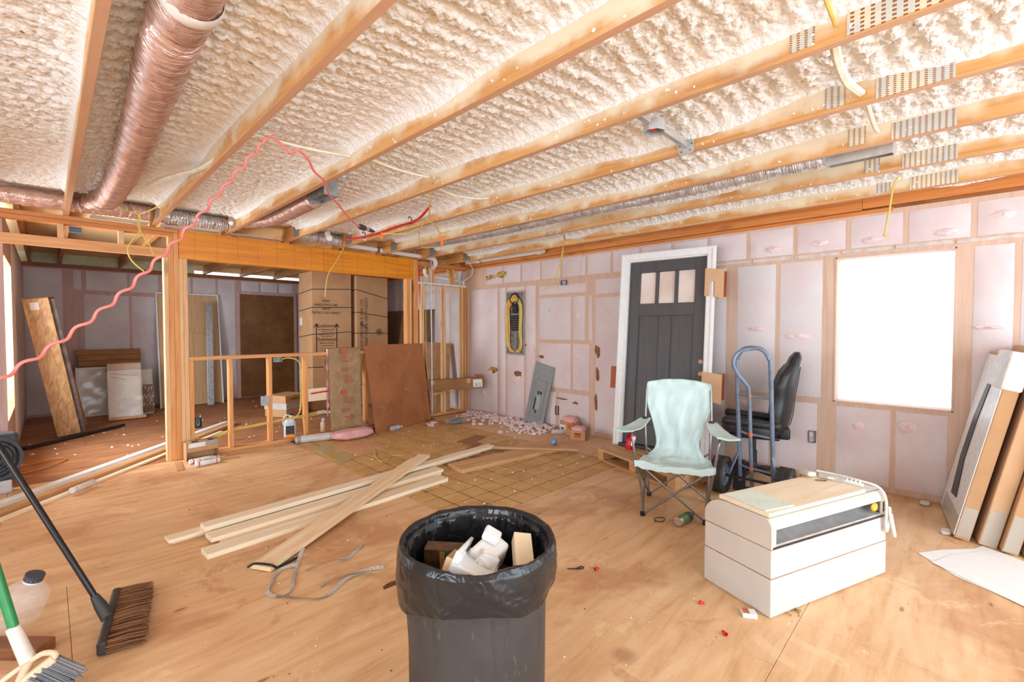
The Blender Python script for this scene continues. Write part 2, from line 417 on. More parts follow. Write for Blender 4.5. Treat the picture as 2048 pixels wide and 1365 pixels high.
# the strip of bare plywood along the right wall and the vinyl backing squares beside it
sheet_piece('plywood_sheet', 4.115, 4.9, 2.43, 5.8, 0.0, M_PLY)
sheet_piece('plywood_sheet', 2.05, 4.115, 2.43, 5.8, -0.004, M_BED, th=0.014, g=0.0)
S = 0.19
tile_me = MB().box(-S/2+0.0055, S/2-0.0055, -S/2+0.0055, S/2-0.0055, -0.004, 0.0).mesh('tile', 0.001, 1)
nt = 0
for j in range(18):
    for i in range(12):
        x = 2.05 + S*0.35 + i*S; y = 2.43 + S*0.5 + j*S
        if x + S/2 > 4.118 or y + S/2 > 5.8: continue
        k = mnoise.noise(Vector((x*1.3, y*1.1, 4.2)))
        if k > 0.95: continue                                     # squares that have been scraped off
        o = mk('tile', tile_me, M_TILE, floor); o.location = (x, y, 0.0004*random.random())
        o.rotation_euler = (0, 0, random.uniform(-0.006, 0.006)); nt += 1
        o.scale = (random.uniform(0.985, 1.0),)*2 + (1,)
rg = random.Random(4)
MB().prism([(1.22+.14*f+rg.uniform(-.008, .008), 2.15+w*rg.uniform(.012, .03)) for w, fs in ((-1, [0, .25, .5, .75, 1]), (1, [1, .75, .5, .25, 0])) for f in fs], -.002, .0006).build('splintered_gap', plain('splintered_gap', (112, 74, 46), .9, var=.5, scale=40), floor)
# floor of the room beyond the stud wall
for y0, y1, xs in [(5.8, 7.3, [-3.2, -0.8, 1.6, 3.2, 4.9]), (7.3, 8.75, [-3.2, 0.3, 2.4, 4.9]), (8.75, 10.4, [-3.2, 1.2, 3.6, 4.9])]:
    for a, b in zip(xs[:-1], xs[1:]): sheet_piece('floor_board', a, b, y0, y1, -0.003, M_OLD)

# ------------------------------------------------------------------ right wall
WX = 4.9
wall_r = sroot('wall_right')
m = MB(); WIN = (0.035, 0.805, 0.722, 1.998)
m.box(WX, WX+0.14, -3.4, WIN[0], -0.1, 2.36); m.box(WX, WX+0.14, WIN[1], 10.4, -0.1, 2.36)
m.box(WX, WX+0.14, WIN[0], WIN[1], -0.1, WIN[2]); m.box(WX, WX+0.14, WIN[0], WIN[1], WIN[3], 2.36)
m.build('stud_face', M_SEAM, wall_r)
def batt(par, y0, y1, z0, z1, mat, puff=0.016, face='x', c=WX, sgn=-1, seed=0, torn=0.0):
    rnd = random.Random(int(y0*977 + z0*131 + seed)); nu = max(4, min(10, int((y1-y0)/0.07))); nv = max(4, min(16, int((z1-z0)/0.09)))
    ph = rnd.uniform(0, 50)
    def fn(u, v):
        e = min(u, 1-u)*(y1-y0); w = min(v, 1-v)*(z1-z0)
        d = min(1, e/0.045)*min(1, w/0.045); d = d*d*(3-2*d)
        n = mnoise.noise(Vector((u*2.6+ph, v*3.2, ph)))*0.6 + mnoise.noise(Vector((u*9+ph, v*12, ph)))*0.35
        k = c + sgn*(0.0015 + d*(puff + n*puff*0.55))
        jit = 0.004*mnoise.noise(Vector((u*6, v*6, ph+9)))
        a, b = y0 + u*(y1-y0) + jit, z0 + v*(z1-z0) + jit
        return (k, a, b) if face == 'x' else (a, k, b)
    g = MB().grid(fn, nu, nv)
    if (face == 'x') == (sgn < 0): g.f = [f[::-1] for f in g.f]
    return g.build('insulation_batt', mat, par, smooth=True)
top = [10.3, 9.4, 9.0, 8.6, 8.2, 7.8, 7.4, 7.0, 6.6, 6.2, 5.78, 5.393, 5.008, 4.62, 4.242, 3.876, 3.468, 3.088, 2.70, 2.306, 1.911, 1.525, 1.119, 0.717, 0.338, -0.052, -0.45, -0.85, -1.25, -1.65, -2.05, -2.45, -2.85]
for a, b in zip(top[:-1], top[1:]):
    if a > 5.7: continue
    batt(wall_r, b+0.019, a-0.019, 2.065, 2.318, M_NET)
H = 0.019
def wb(y0, y1, z0, z1, mat=None, puff=0.016): batt(wall_r, y0+H, y1-H, z0+0.012, z1-0.012, mat or M_NET, puff)
wb(5.108, 5.78, 0.04, 2.005); wb(4.93, 5.108, 0.04, 2.005); wb(4.545, 4.93, 0.04, 0.985); wb(4.545, 4.93, 1.93, 2.005)
wb(4.325, 4.545, 0.04, 2.005)
wb(3.456, 4.29, 1.835, 1.975); wb(3.697, 4.29, 1.21, 1.81, M_NETW); wb(3.47, 3.697, 1.21, 1.81); wb(3.36, 3.445, 1.21, 1.81)
wb(3.697, 4.29, 0.55, 1.18); wb(3.40, 3.697, 0.55, 1.18); wb(3.95, 4.29, 0.04, 0.51); wb(3.40, 3.93, 0.04, 0.51)
wb(2.70, 3.345, 1.80, 2.005); wb(2.70, 3.345, 0.04, 1.775); wb(2.08, 2.68, 0.04, 2.005); wb(1.71, 2.06, 0.04, 2.005, M_NETW)
wb(1.257, 1.64, 0.735, 2.0, M_NETW); wb(0.88, 1.257, 0.735, 2.0, M_NETW)
wb(1.30, 1.64, 0.04, 0.70); wb(0.905, 1.30, 0.04, 0.70); wb(0.391, 0.80, 0.04, 0.70); wb(0.045, 0.391, 0.04, 0.70)
wb(-0.282, -0.04, 0.04, 2.0); 
for y in (-0.68, -1.08, -1.48, -1.88, -2.28, -2.68): wb(y, y+0.398, 0.04, 2.0)
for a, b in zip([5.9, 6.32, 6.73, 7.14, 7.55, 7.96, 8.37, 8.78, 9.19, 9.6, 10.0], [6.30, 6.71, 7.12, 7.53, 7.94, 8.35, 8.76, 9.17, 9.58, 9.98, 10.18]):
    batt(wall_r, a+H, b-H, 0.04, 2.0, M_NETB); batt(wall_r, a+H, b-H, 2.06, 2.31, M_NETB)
# scraped netting band above the openings
m = MB()
for k in range(7): 
    y0 = -0.3 + k*0.36; m.box(WX-0.006-0.003*random.random(), WX, y0, y0+0.34, 2.022+random.uniform(-.004,.004), 2.052+random.uniform(-.006,.006))
m.build('netting_band', plain('netting_band', (226, 212, 204), 0.8, var=0.15), wall_r)
# rim board and top plate of the right wall
MB().box(WX-0.012, WX+0.14, 0.42, 10.3, 2.342, 2.372).build('top_plate', M_RIM, wall_r, bevel=0.002)
MB().box(WX-0.038, WX+0.14, -3.4, 0.62, 2.385, 2.49).build('rim_board', M_RIM, wall_r, bevel=0.002)
MB().box(WX-0.038, WX+0.14, 0.622, 10.3, 2.375, 2.49).build('rim_board', M_RIM, wall_r, bevel=0.002)
MB().box(WX+0.03, WX+0.14, -3.4, 10.3, 2.36, 2.75).build('rim_joist', M_RAFT, wall_r)

# torn holes, plugs of loose fibre
M_FIB = None
def make_fib():
    t = NT('pink_fibre'); v = t.coord(rnd=4); a = t.noise(v, 24, 5, 0.7); t.out(t.ramp(a, [(0.3, srgb(238, 204, 204)), (0.65, srgb(246, 228, 226))]), 0.9); t.bump(t.noise(v, 70, 3), 0.6, 0.01); return t.m
M_FIB = make_fib()
def blob_patch(name, mat, par, y, z, w, h, depth=0.006, seed=1, c=WX, n=12):
    rn = random.Random(seed); poly = []
    for k in range(n):
        a = 2*PI*k/n; r = rn.uniform(0.4, 1.15); poly.append((y + w/2*r*math.cos(a), z + h/2*r*math.sin(a)))
    return MB().prism(poly, c-0.022-depth, c-0.016, 'x').build(name, mat, par, bevel=0.001, seg=1)
for i, (y, z, w, h) in enumerate([(3.28, 1.08, .10, .17), (3.28, 0.80, .05, .22), (3.30, 0.42, .05, .24), (5.20, 1.03, 0.0, 0.0), (4.22, 0.98, .12, .05), (4.68, 0.70, .20, .13), (5.18, .72, .14, .12), (5.30, 2.17, .20, .10), (5.02, 2.19, .22, .14), (4.52, 1.13, .03, .03), (3.86, .42, .22, .03), (3.62, 0.39, .12, .04)]):
    if w: blob_patch('tear', M_TEAR, wall_r, y, z, w, h, seed=i+11)
for i, (y, z, w, h) in enumerate([(4.42, 1.08, .13, .12), (4.72, .62, .18, .18), (5.3, .70, .14, .10), (1.44, 1.37, .16, .05), (1.08, 1.30, .20, .07), (1.30, 2.13, .14, .06), (0.93, 2.14, .15, .06), (0.55, 2.12, .14, .05), (0.10, 2.12, .15, .06), (-0.2, 2.2, .14, .07), (-0.15, 1.38, .16, .035), (0.62, 0.53, .09, .08), (0.30, 0.57, .12, .10), (1.55, 0.62, .12, .08), (4.05, 1.62, .09, .06), (3.6, 1.55, .10, .1), (3.6, 1.0, .09, .08), (5.42, .35, .05, .1), (5.0, .35, .06, .06)]):
    rn = random.Random(i+90); g = MB()
    def fn(u, v, y=y, z=z, w=w, h=h, i=i):
        a = 2*PI*u; r = v; q = mnoise.noise(Vector((math.cos(a)*2+i, math.sin(a)*2, v*3)))
        return (WX-0.018-0.014*(1-r*r)-0.012*q*(1-r), y + w/2*r*math.cos(a)*(1+.3*q), z + h/2*r*math.sin(a)*(1+.3*q))
    g.grid(fn, 14, 4, True); g.f = [f[::-1] for f in g.f]
    g.build('fibre_tuft', M_FIB, wall_r, smooth=True)

# window: a bare opening with its reveal boards and a pane
win = sroot('window_1')
rv = MB(); y0, y1, z0, z1 = WIN
for nm, bx in (('window_jamb', (WX-0.004, WX+0.15, y0-0.004, y0+0.012, z0, z1)), ('window_jamb', (WX-0.004, WX+0.15, y1-0.012, y1+0.004, z0, z1)),
               ('window_head', (WX-0.004, WX+0.15, y0, y1, z1-0.012, z1+0.004)), ('window_sill', (WX-0.004, WX+0.15, y0, y1, z0-0.004, z0+0.012))):
    MB().box(*bx).build(nm, M_SEAM, win, bevel=0.001, seg=1)
MB().box(WX+0.10, WX+0.106, y0+0.01, y1-0.01, z0+0.01, z1-0.01).build('window_pane', glass_mat('window_glass', alpha=0.04), win)

# ------------------------------------------------------------------ far wall and left wall of the room beyond
BY = 10.18
wall_b = sroot('wall_back')
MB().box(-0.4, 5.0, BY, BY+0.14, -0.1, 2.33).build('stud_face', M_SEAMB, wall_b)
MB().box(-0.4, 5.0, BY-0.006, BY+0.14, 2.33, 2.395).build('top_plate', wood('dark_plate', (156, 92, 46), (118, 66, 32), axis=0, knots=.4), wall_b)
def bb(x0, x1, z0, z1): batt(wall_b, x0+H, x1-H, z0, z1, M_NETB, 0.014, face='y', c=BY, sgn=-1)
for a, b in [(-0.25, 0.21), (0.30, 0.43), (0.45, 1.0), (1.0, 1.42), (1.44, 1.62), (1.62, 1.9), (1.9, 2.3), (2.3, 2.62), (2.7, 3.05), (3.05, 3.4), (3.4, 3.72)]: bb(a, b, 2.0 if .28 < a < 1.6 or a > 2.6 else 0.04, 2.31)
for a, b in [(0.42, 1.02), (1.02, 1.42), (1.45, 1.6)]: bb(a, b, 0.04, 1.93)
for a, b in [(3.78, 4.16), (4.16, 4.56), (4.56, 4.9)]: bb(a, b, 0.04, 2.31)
wall_l = sroot('wall_left')
LX = -0.25
m = MB(); m.box(LX-0.12, LX, 5.9, 7.05-1.1, -0.1, 2.40); m.box(LX-0.12, LX, 7.05, BY, -0.1, 2.40)
m.box(LX-0.12, LX, 5.95, 7.05, -0.1, 0.55); m.box(LX-0.12, LX, 5.95, 7.05, 2.02, 2.40)
m.build('stud_face', M_SEAMB, wall_l)
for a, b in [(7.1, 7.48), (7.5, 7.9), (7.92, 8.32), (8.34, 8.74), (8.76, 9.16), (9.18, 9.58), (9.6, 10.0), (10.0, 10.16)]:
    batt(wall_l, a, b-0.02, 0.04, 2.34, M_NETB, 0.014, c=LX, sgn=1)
win2 = sroot('window_2')
MB().box(LX-0.125, LX+0.004, 7.045, 7.062, 0.55, 2.03).build('window_jamb', M_STUD, win2)
MB().box(LX-0.125, LX+0.004, 5.94, 7.05, 2.01, 2.03).build('window_head', M_STUD, win2)
MB().box(LX-0.125, LX+0.004, 5.94, 7.05, 0.54, 0.56).build('window_sill', M_STUD, win2)
MB().box(LX-0.10, LX-0.094, 5.95, 7.05, 0.56, 2.01).build('window_pane', glass_mat('window_glass'), win2)
# boarded opening in the far wall
d = sroot('door_1')
def make_board():
    t = NT('dark_particle_board'); v = t.coord(); a = t.noise(v, 3.0, 6, 0.65); b = t.noise(v, 70, 2)
    c = t.ramp(a, [(0.3, srgb(92, 58, 22)), (0.6, srgb(128, 84, 38)), (0.8, srgb(150, 104, 56))]); c = t.mix(t.maprange(b, .55, .7, 0, .3), c, srgb(160, 112, 64))
    t.out(c, 0.6); return t.m
MB().box(2.68, 3.70, BY-0.03, BY-0.006, 0.012, 2.05).build('board', make_board(), d, bevel=0.003)
for bx in ((2.62, 2.68, BY-0.036, BY, 0, 2.11), (3.70, 3.76, BY-0.036, BY, 0, 2.11), (2.68, 3.70, BY-0.036, BY, 2.052, 2.11)): MB().box(*bx).build('door_frame', M_SEAMB, d, bevel=0.002)

# ------------------------------------------------------------------ near left wall (behind the frame edge)
wl2 = struct('wall_near', MB().box(-3.2, -3.06, -3.4, 5.8, -0.1, 0.6).box(-3.2, -3.06, -3.4, 5.8, 2.1, 2.7).box(-3.2, -3.06, 2.2, 5.8, 0.6, 2.1).box(-3.2, -3.06, -3.4, -0.9, 0.6, 2.1), M_NET)

# ------------------------------------------------------------------ stud partition with the amber beam
PY = 5.8
part = sroot('wall_partition')
def stud(x0, x1, z0, z1, mat=None, y0=PY, dp=0.089, name='stud', par=None):
    return MB().box(x0, x1, y0, y0+dp, z0, z1).build(name, mat or M_STUD, par or part, bevel=0.0025)
MB().box(-3.1, 0.975, PY, PY+0.089, 2.357, 2.395).build('top_plate', M_PLATE, part, bevel=0.002)
MB().box(-3.1, 0.93, PY, PY+0.089, 2.316, 2.355).build('top_plate', M_PLATE, part, bevel=0.002)
MB().box(-3.1, 0.905, PY-0.002, PY+0.036, 2.10, 2.19).build('header', M_PLATEP, part, bevel=0.002)
for a in (-1.2, -0.36, 0.087, 0.505): stud(a, a+0.04, 2.19, 2.316, M_STUDP, name='cripple_stud')
stud(0.848, 0.888, 0.0, 2.10, M_STUDP); stud(0.889, 0.93, 0.0, 2.316); stud(0.931, 0.975, 0.0, 2.355); stud(0.976, 1.010, 0.0, 2.10, M_STUDP); stud(1.011, 1.048, 0.0, 2.10, M_STUDP)
bm_ = MB().box(0.978, 3.82, -0.001, 0.088, 0, 0.295).build('beam', M_BEAM, part, bevel=0.003); bm_.location = (0, PY, 2.10)
MB().box(2.49, 2.493, PY-0.0025, PY, 2.105, 2.39).build('chalk_line', plain('beam_mark', (150, 78, 20), .7), part)
stud(3.705, 3.752, 0.0, 2.10); stud(3.754, 3.79, 0.0, 2.10, M_STUDP); stud(3.822, 3.90, 0.0, 2.395)
# half wall under the opening
HW = 1.07
MB().box(1.05, 3.70, PY, PY+0.089, HW-0.038, HW).build('top_plate', M_PLATEP, part, bevel=0.002)
MB().box(1.05, 3.70, PY, PY+0.089, 0.0, 0.038).build('bottom_plate', M_PLATEP, part, bevel=0.002)
for a in (1.05, 1.415, 1.822, 2.235, 2.64, 3.045, 3.45): stud(a, a+0.038, 0.038, HW-0.038)
# short wall between the beam and the corner
QY = 5.86
MB().box(3.90, WX-0.002, QY, QY+0.089, 2.33, 2.392).build('top_plate', M_PLATE, part, bevel=0.002)
MB().box(3.90, WX-0.002, QY, QY+0.089, 0.0, 0.038).build('bottom_plate', M_PLATEP, part, bevel=0.002)
MB().box(3.91, WX-0.03, QY-0.02, QY+0.075, 2.045, 2.08).build('nailer', plain('white_lumber', (238, 222, 200), .6), part, bevel=0.002)
for a, b, mt in ((4.02, 4.05, M_STUDP), (4.42, 4.46, M_STUDP), (4.785, 4.825, M_STUDP), (4.845, 4.88, M_STUD)): stud(a, b, 0.038, 2.045, mt, y0=QY)
for a in (4.20, 4.60): stud(a, a+0.038, 2.08, 2.33, M_STUD, y0=QY, name='cripple_stud')

# ------------------------------------------------------------------ ceiling: joists, foam between them
JZ = 2.395
ceil_ = sroot('ceiling')
JX = [-2.323, -1.701, -1.079, -0.457] + [0.127 + 0.624*i for i in range(8)]
for x in JX:
    MB().box(x, x+0.038, -3.3, 5.87, JZ, JZ+0.16).build('joist', M_JOIST, ceil_, bevel=0.002)
for x in [-0.18, 0.15, 0.87, 1.48, 2.1, 2.72, 3.34, 3.96, 4.58]:
    MB().box(x, x+0.038, 5.80, BY+0.12, 2.40, 2.56).build('joist', M_RAFT, ceil_, bevel=0.002)
MB().box(-3.3, 5.05, -3.4, 5.95, 2.5585, 2.66).build('deck', M_OSB, ceil_)
MB().box(-3.3, 5.05, 5.9, BY+0.30, 2.555, 2.58).build('sheathing', M_OSB, ceil_)
MB().box(-0.4, 1.95, BY+0.02, BY+0.05, 2.395, 2.56).build('vent_baffle', plain('pale_green_baffle', (206, 212, 178), .6), ceil_)
MB().box(1.95, 4.9, BY+0.02, BY+0.05, 2.455, 2.56).build('eave_block', M_OSB, ceil_)
def hash2(i, j, s):
    h = np.sin(i*127.1 + j*311.7 + s*74.7)*43758.5453; return h - np.floor(h)
def worley(x, y, s):
    ix, iy = np.floor(x), np.floor(y); best = np.full(x.shape, 9.0)
    for di in (-1, 0, 1):
        for dj in (-1, 0, 1):
            a, b = ix+di, iy+dj
            d = (a + hash2(a, b, s) - x)**2 + (b + hash2(a, b, s+3.3) - y)**2
            best = np.minimum(best, d)
    return np.sqrt(best)
def vnoise(x, y, s):
    ix, iy = np.floor(x), np.floor(y); fx, fy = x-ix, y-iy; fx = fx*fx*(3-2*fx); fy = fy*fy*(3-2*fy)
    a, b, c, d = hash2(ix,iy,s), hash2(ix+1,iy,s), hash2(ix,iy+1,s), hash2(ix+1,iy+1,s)
    return (a*(1-fx)+b*fx)*(1-fy) + (c*(1-fx)+d*fx)*fy
def foam_bay(x0, x1, y0, y1, seed, step=0.0115):
    nx = int((x1-x0)/step); ny = int((y1-y0)/step)
    X, Y = np.meshgrid(np.linspace(x0, x1, nx+1), np.linspace(y0, y1, ny+1))
    wx = X + 0.02*(vnoise(X*14, Y*14, seed)-.5); wy = Y + 0.02*(vnoise(X*14, Y*14, seed+5)-.5)
    t = np.minimum(X-x0, x1-X)
    ridge_y = Y + 0.10*(X-x0) + 0.09*vnoise(X*3.0, Y*3.0, seed+9)
    rid = 0.5+0.5*np.cos(2*PI*ridge_y/0.105)
    c1 = 1 - np.clip(worley(wx/0.036, wy/0.030, seed), 0, 1)**2
    c2 = 1 - np.clip(worley(wx/0.018, wy/0.016, seed+1), 0, 1)**2
    big = vnoise(X*2.2, Y*1.4, seed+2)
    amp = 0.55 + 0.6*vnoise(X*1.5, Y*0.9, seed+4)
    A = 0.045 + 0.07*vnoise(X*0+seed, Y*2.1, seed+7)
    fade = np.clip(t/0.05, 0, 1)
    h = (0.018*rid*c1 + 0.024*c1 + 0.008*c2)*amp*(0.25+0.75*fade) + 0.02*big + A*np.exp(-t/0.035)
    endf = np.clip((Y-(y1-0.22-0.12*vnoise(X*6, Y*0, seed+3)))/0.10, 0, 1)
    Z = np.minimum(JZ + 0.185 - h*(1-endf), JZ + 0.163)
    vs = np.stack([X.ravel(), Y.ravel(), Z.ravel()], 1)
    idx = np.arange((nx+1)*(ny+1)).reshape(ny+1, nx+1)
    q = np.stack([idx[:-1,:-1], idx[1:,:-1], idx[1:,1:], idx[:-1,1:]], -1).reshape(-1, 4)
    me = bpy.data.meshes.new('foam_bay'); me.vertices.add(len(vs)); me.vertices.foreach_set('co', vs.ravel())
    me.loops.add(q.size); me.loops.foreach_set('vertex_index', q.ravel().astype(np.int32))
    me.polygons.add(len(q)); me.polygons.foreach_set('loop_start', (np.arange(len(q))*4).astype(np.int32)); me.polygons.foreach_set('loop_total', np.full(len(q), 4, np.int32))
    me.polygons.foreach_set('use_smooth', np.ones(len(q), bool)); me.update(); me.validate()
    return mk('foam_bay', me, M_FOAM, ceil_)
edges = JX + [4.86]
for i in range(len(edges)-1):
    x0 = edges[i]+0.038; x1 = edges[i+1]
    far = 1.0 if i < 2 else 0.0
    foam_bay(x0, x1, -2.6 if i > 3 else -1.0, 5.62, 3.7*i+1, 0.0115 if i > 2 else 0.03)
# nail plates on the joist faces
npl = MB().box(-0.0025, 0, -0.128, 0.128, 0.004, 0.092).mesh('nail_plate'); nps = MB().box(-0.0025, 0, -0.04, 0.04, 0.018, 0.125).mesh('nail_plate_small')
for k, x in enumerate(JX[7:]):
    o = mk('nail_plate', npl, M_NAIL, ceil_); o.location = (x, 0.165, JZ)
    if k == 0: o.scale = (1, 1.12, 1.7)
    o = mk('nail_plate', nps, M_NAIL, ceil_); o.location = (x, 0.445, JZ)
# ------------------------------------------------------------------ more materials
M_BLACKP = plain('black_plastic', (36, 36, 38), 0.42, var=0.3)
M_BLACKL = plain('black_leatherette', (44, 44, 46), 0.38, var=0.25, scale=9, bump=0.25, bscale=220)
M_TUBE = plain('grey_steel_tube', (150, 142, 140), 0.32, 0.7, var=0.15)
M_MINT = plain('mint_canvas', (208, 227, 224), 0.75, var=0.08, scale=6, bump=0.2, bscale=300)
M_MINTE = plain('mint_piping', (182, 214, 206), 0.7, var=0.08)
M_BLUEST = plain('grey_blue_enamel', (126, 140, 160), 0.4, 0.1, var=0.2, scale=12)
M_ORANGE = plain('orange_band', (250, 112, 30), 0.5)
M_RUBBER = plain('rubber', (66, 60, 56), 0.85, var=0.3)
M_CARD = plain('cardboard', (200, 155, 112), 0.8, var=0.08, scale=5)
M_CARDL = plain('light_cardboard', (218, 176, 134), 0.8, var=0.08, scale=5)
M_CARDD = plain('dark_cardboard', (164, 116, 74), 0.8, var=0.12, scale=5)
M_CARDI = plain('reddish_cardboard', (178, 98, 66), 0.8, var=0.12, scale=5)
M_WHITE = plain('white_paint', (240, 238, 236), 0.45, var=0.04)
M_WHITEP = plain('white_plastic', (238, 238, 236), 0.4, var=0.05)
M_EPS = plain('white_foam_packaging', (246, 246, 246), 0.7, var=0.04, bump=0.2, bscale=90)
M_TAPE = glass_mat('clear_tape', (235, 225, 210), 0.15, 0.45)
M_INK = plain('black_ink', (44, 36, 32), 0.7)
M_RED = plain('red_plastic', (226, 44, 36), 0.35)
M_PINE = wood('new_pine_board', (250, 236, 212), (240, 212, 174), axis=0, knots=0.75, knot_col=(176, 100, 52), contrast=0.8)
M_PINE2 = wood('resin_streaked_pine', (248, 226, 194), (237, 198, 152), axis=0, knots=0.8, knot_col=(170, 90, 46), contrast=1.3)
M_OLDB = wood('weathered_board', (212, 166, 116), (178, 126, 82), axis=0, knots=0.5)
M_PALLET = wood('pallet_wood', (226, 182, 130), (196, 144, 94), axis=0, knots=0.4)

# ------------------------------------------------------------------ door unit leaning on the pallet
def make_doorpaint():
    t = NT('charcoal_door'); v = t.coord((26, 26, 1.2)); a = t.noise(v, 2.5, 5, 0.6, 1.0)
    t.out(t.ramp(a, [(0.3, srgb(74, 72, 74)), (0.6, srgb(84, 81, 82)), (0.8, srgb(93, 90, 91))]), 0.42); t.bump(a, 0.12, 0.003); return t.m
M_DOOR = make_doorpaint()
# local frame: x to the right, y into the wall, z up; bottom left front edge of the casing at the origin
Lt, Rt = Vector((4.47, 2.71)), Vector((4.58, 1.735)); dv = (Rt - Lt).normalized(); rzd = math.atan2(dv.y, dv.x)
du = thing('door_unit', 'charcoal prehung entry door with three glass lights in white frame, leaning on a pallet', 'door', (4.275, 2.675, 0.125), rot=(R(-5.6), 0, rzd))
DW, DH = 0.985, 2.07
cw = 0.075
for nm, bx in (('door_casing', (0, cw, 0, 0.022, 0, DH)), ('door_casing', (DW-cw, DW, 0, 0.022, 0, DH)), ('door_casing', (cw, DW-cw, 0, 0.022, DH-cw, DH)),
               ('casing_bead', (0.008, 0.03, -0.008, 0.0, 0, DH-0.008)), ('casing_bead', (DW-0.03, DW-0.008, -0.008, 0.0, 0, DH-0.008)), ('casing_bead', (0.03, DW-0.03, -0.008, 0, DH-0.03, DH-0.008)),
               ('door_jamb', (cw-0.02, cw+0.012, 0.022, 0.14, 0.02, DH-cw+0.02)), ('door_jamb', (DW-cw-0.012, DW-cw+0.035, 0.022, 0.14, 0.02, DH-cw+0.05)), ('door_jamb', (cw, DW-cw, 0.022, 0.14, DH-cw-0.012, DH-cw+0.02))):
    MB().box(*bx).build(nm, M_WHITE, du, bevel=0.003)
MB().box(cw, DW-cw, -0.03, 0.15, 0.0, 0.03).build('threshold', plain('dark_threshold', (70, 62, 58), .45, .3), du, bevel=0.004)
sx0, sx1, sz0, sz1 = cw+0.014, DW-cw-0.014, 0.033, DH-cw-0.014
fy = 0.055
# stiles and rails of the slab with recessed panels
def dbox(nm, x0, x1, z0, z1, y0=fy, y1=fy+0.044, par=None, mt=None): return MB().box(x0, x1, y0, y1, z0, z1).build(nm, mt or M_DOOR, par or du, bevel=0.004)
st = 0.115; lz0, lz1 = sz1-0.115-0.34, sz1-0.115
slab = dbox('door_slab', sx0, sx0+st, sz0, sz1); 
dbox('stile', sx1-st, sx1, sz0, sz1, par=slab); dbox('rail', sx0+st, sx1-st, sz1-0.115, sz1, par=slab); dbox('rail', sx0+st, sx1-st, lz0-0.13, lz0, par=slab)
dbox('rail', sx0+st, sx1-st, sz0, sz0+0.22, par=slab); xm = (sx0+sx1)/2; dbox('stile', xm-0.06, xm+0.06, sz0+0.22, lz0-0.13, par=slab)
for a, b in ((sx0+st, xm-0.06), (xm+0.06, sx1-st)): dbox('panel', a-0.004, b+0.004, sz0+0.21, lz0-0.125, fy+0.018, fy+0.036, par=slab)
lw = (sx1-st-sx0-st-2*0.03)/3
M_LITE = plain('door_light_glass', (236, 220, 212), 0.12, var=0.14, scale=2.2, col2=(216, 188, 172))  # bright pinkish reflections in the panes are painted into this colour
for k in range(3):
    a = sx0+st+k*(lw+0.03); dbox('glass_light', a+0.002, a+lw-0.002, lz0+0.002, lz1-0.002, fy+0.018, fy+0.026, par=slab, mt=M_LITE)
    if k < 2: dbox('mullion', a+lw, a+lw+0.03, lz0, lz1, par=slab)
for zz in (0.93, 0.81):
    MB().lathe([(0.0, -0.0015), (0.021, -0.0015), (0.021, 0.001), (0, 0.001)], 16, (sx1-0.03, fy-0.0002, zz), 'y').build('lock_bore', plain('bore_pine', (226, 172, 140), .6), du)
MB().box(DW-cw+0.036, DW-cw+0.0372, 0.04, 0.10, 1.02, 1.32).build('strike_label', plain('grey_label', (186, 184, 186), .5, var=.3, scale=30), du)
MB().box(DW-cw+0.036, DW-cw+0.040, 0.06, 0.085, 0.95, 0.98).build('strike', M_BLACKP, du)
# cardboard corner guards folded around the jamb
def guard(label, x, z, w, h, left=False):
    g = thing('cardboard_guard', label, 'packaging', du.matrix_basis @ Vector((x, 0, z)), rot=du.rotation_euler, group='cardboard guards on the door frame')
    s = -1 if left else 1
    if left:
        MB().box(-0.075, -0.002, 0.03, 0.034, 0, h).build('front_flap', M_CARDI, g, bevel=0.001, seg=1)
        return g
    m = MB(); y0, y1 = -0.016, -0.012   # front flap with a slot cut from the bottom
    m.prism([(0, 0), (w*0.26, 0), (w*0.26, h*0.52), (w*0.52, h*0.52), (w*0.52, -0.01), (w, -0.03), (w, h-0.02), (0, h)], y0, y1, 'y').build('front_flap', M_CARDL, g, bevel=0.001, seg=1)
    MB().box(0.0, w-0.012, 0.145, 0.15, 0.01, h-0.01).build('back_flap', M_CARDI, g)
    MB().box(w*0.5, w*0.5+0.004, -0.012, 0.145, 0.0, h-0.03).build('side_flap', M_CARDI, g)
    return g
guard('slotted cardboard guard high on the right door jamb, level with the glass', DW-0.09, 1.57, 0.175, 0.275)
guard('slotted cardboard guard low on the right door jamb, beside the mint chair', DW-0.085, 0.56, 0.185, 0.275)
guard('plain reddish cardboard guard on the left door jamb', 0.0, 0.60, 0.07, 0.24, True)

# pallet
pv = Vector((-0.325, -0.946)); pal = thing('pallet', 'wooden shipping pallet under the charcoal door', 'pallet', (4.035, 2.706, 0), math.atan2(pv.y, pv.x))
PLn, PDp = 1.06, 0.60
for k in range(3): MB().box(0.0 + k*(PLn-0.09)/2, 0.09 + k*(PLn-0.09)/2, 0.005, PDp-0.005, 0.016, 0.098).build('stringer', M_PALLET, pal, bevel=0.002)
for y, w in ((0, 0.10), (0.115, 0.09), (0.24, 0.09), (0.37, 0.09), (PDp-0.08, 0.08)): MB().box(-0.005, PLn+0.005, y, y+w, 0.099, 0.115).build('deck_board', M_PALLET, pal, bevel=0.002)
for y in (0, PDp/2-0.05, PDp-0.1): MB().box(0, PLn, y, y+0.10, 0.0, 0.015).build('bottom_board', M_PALLET, pal, bevel=0.002)

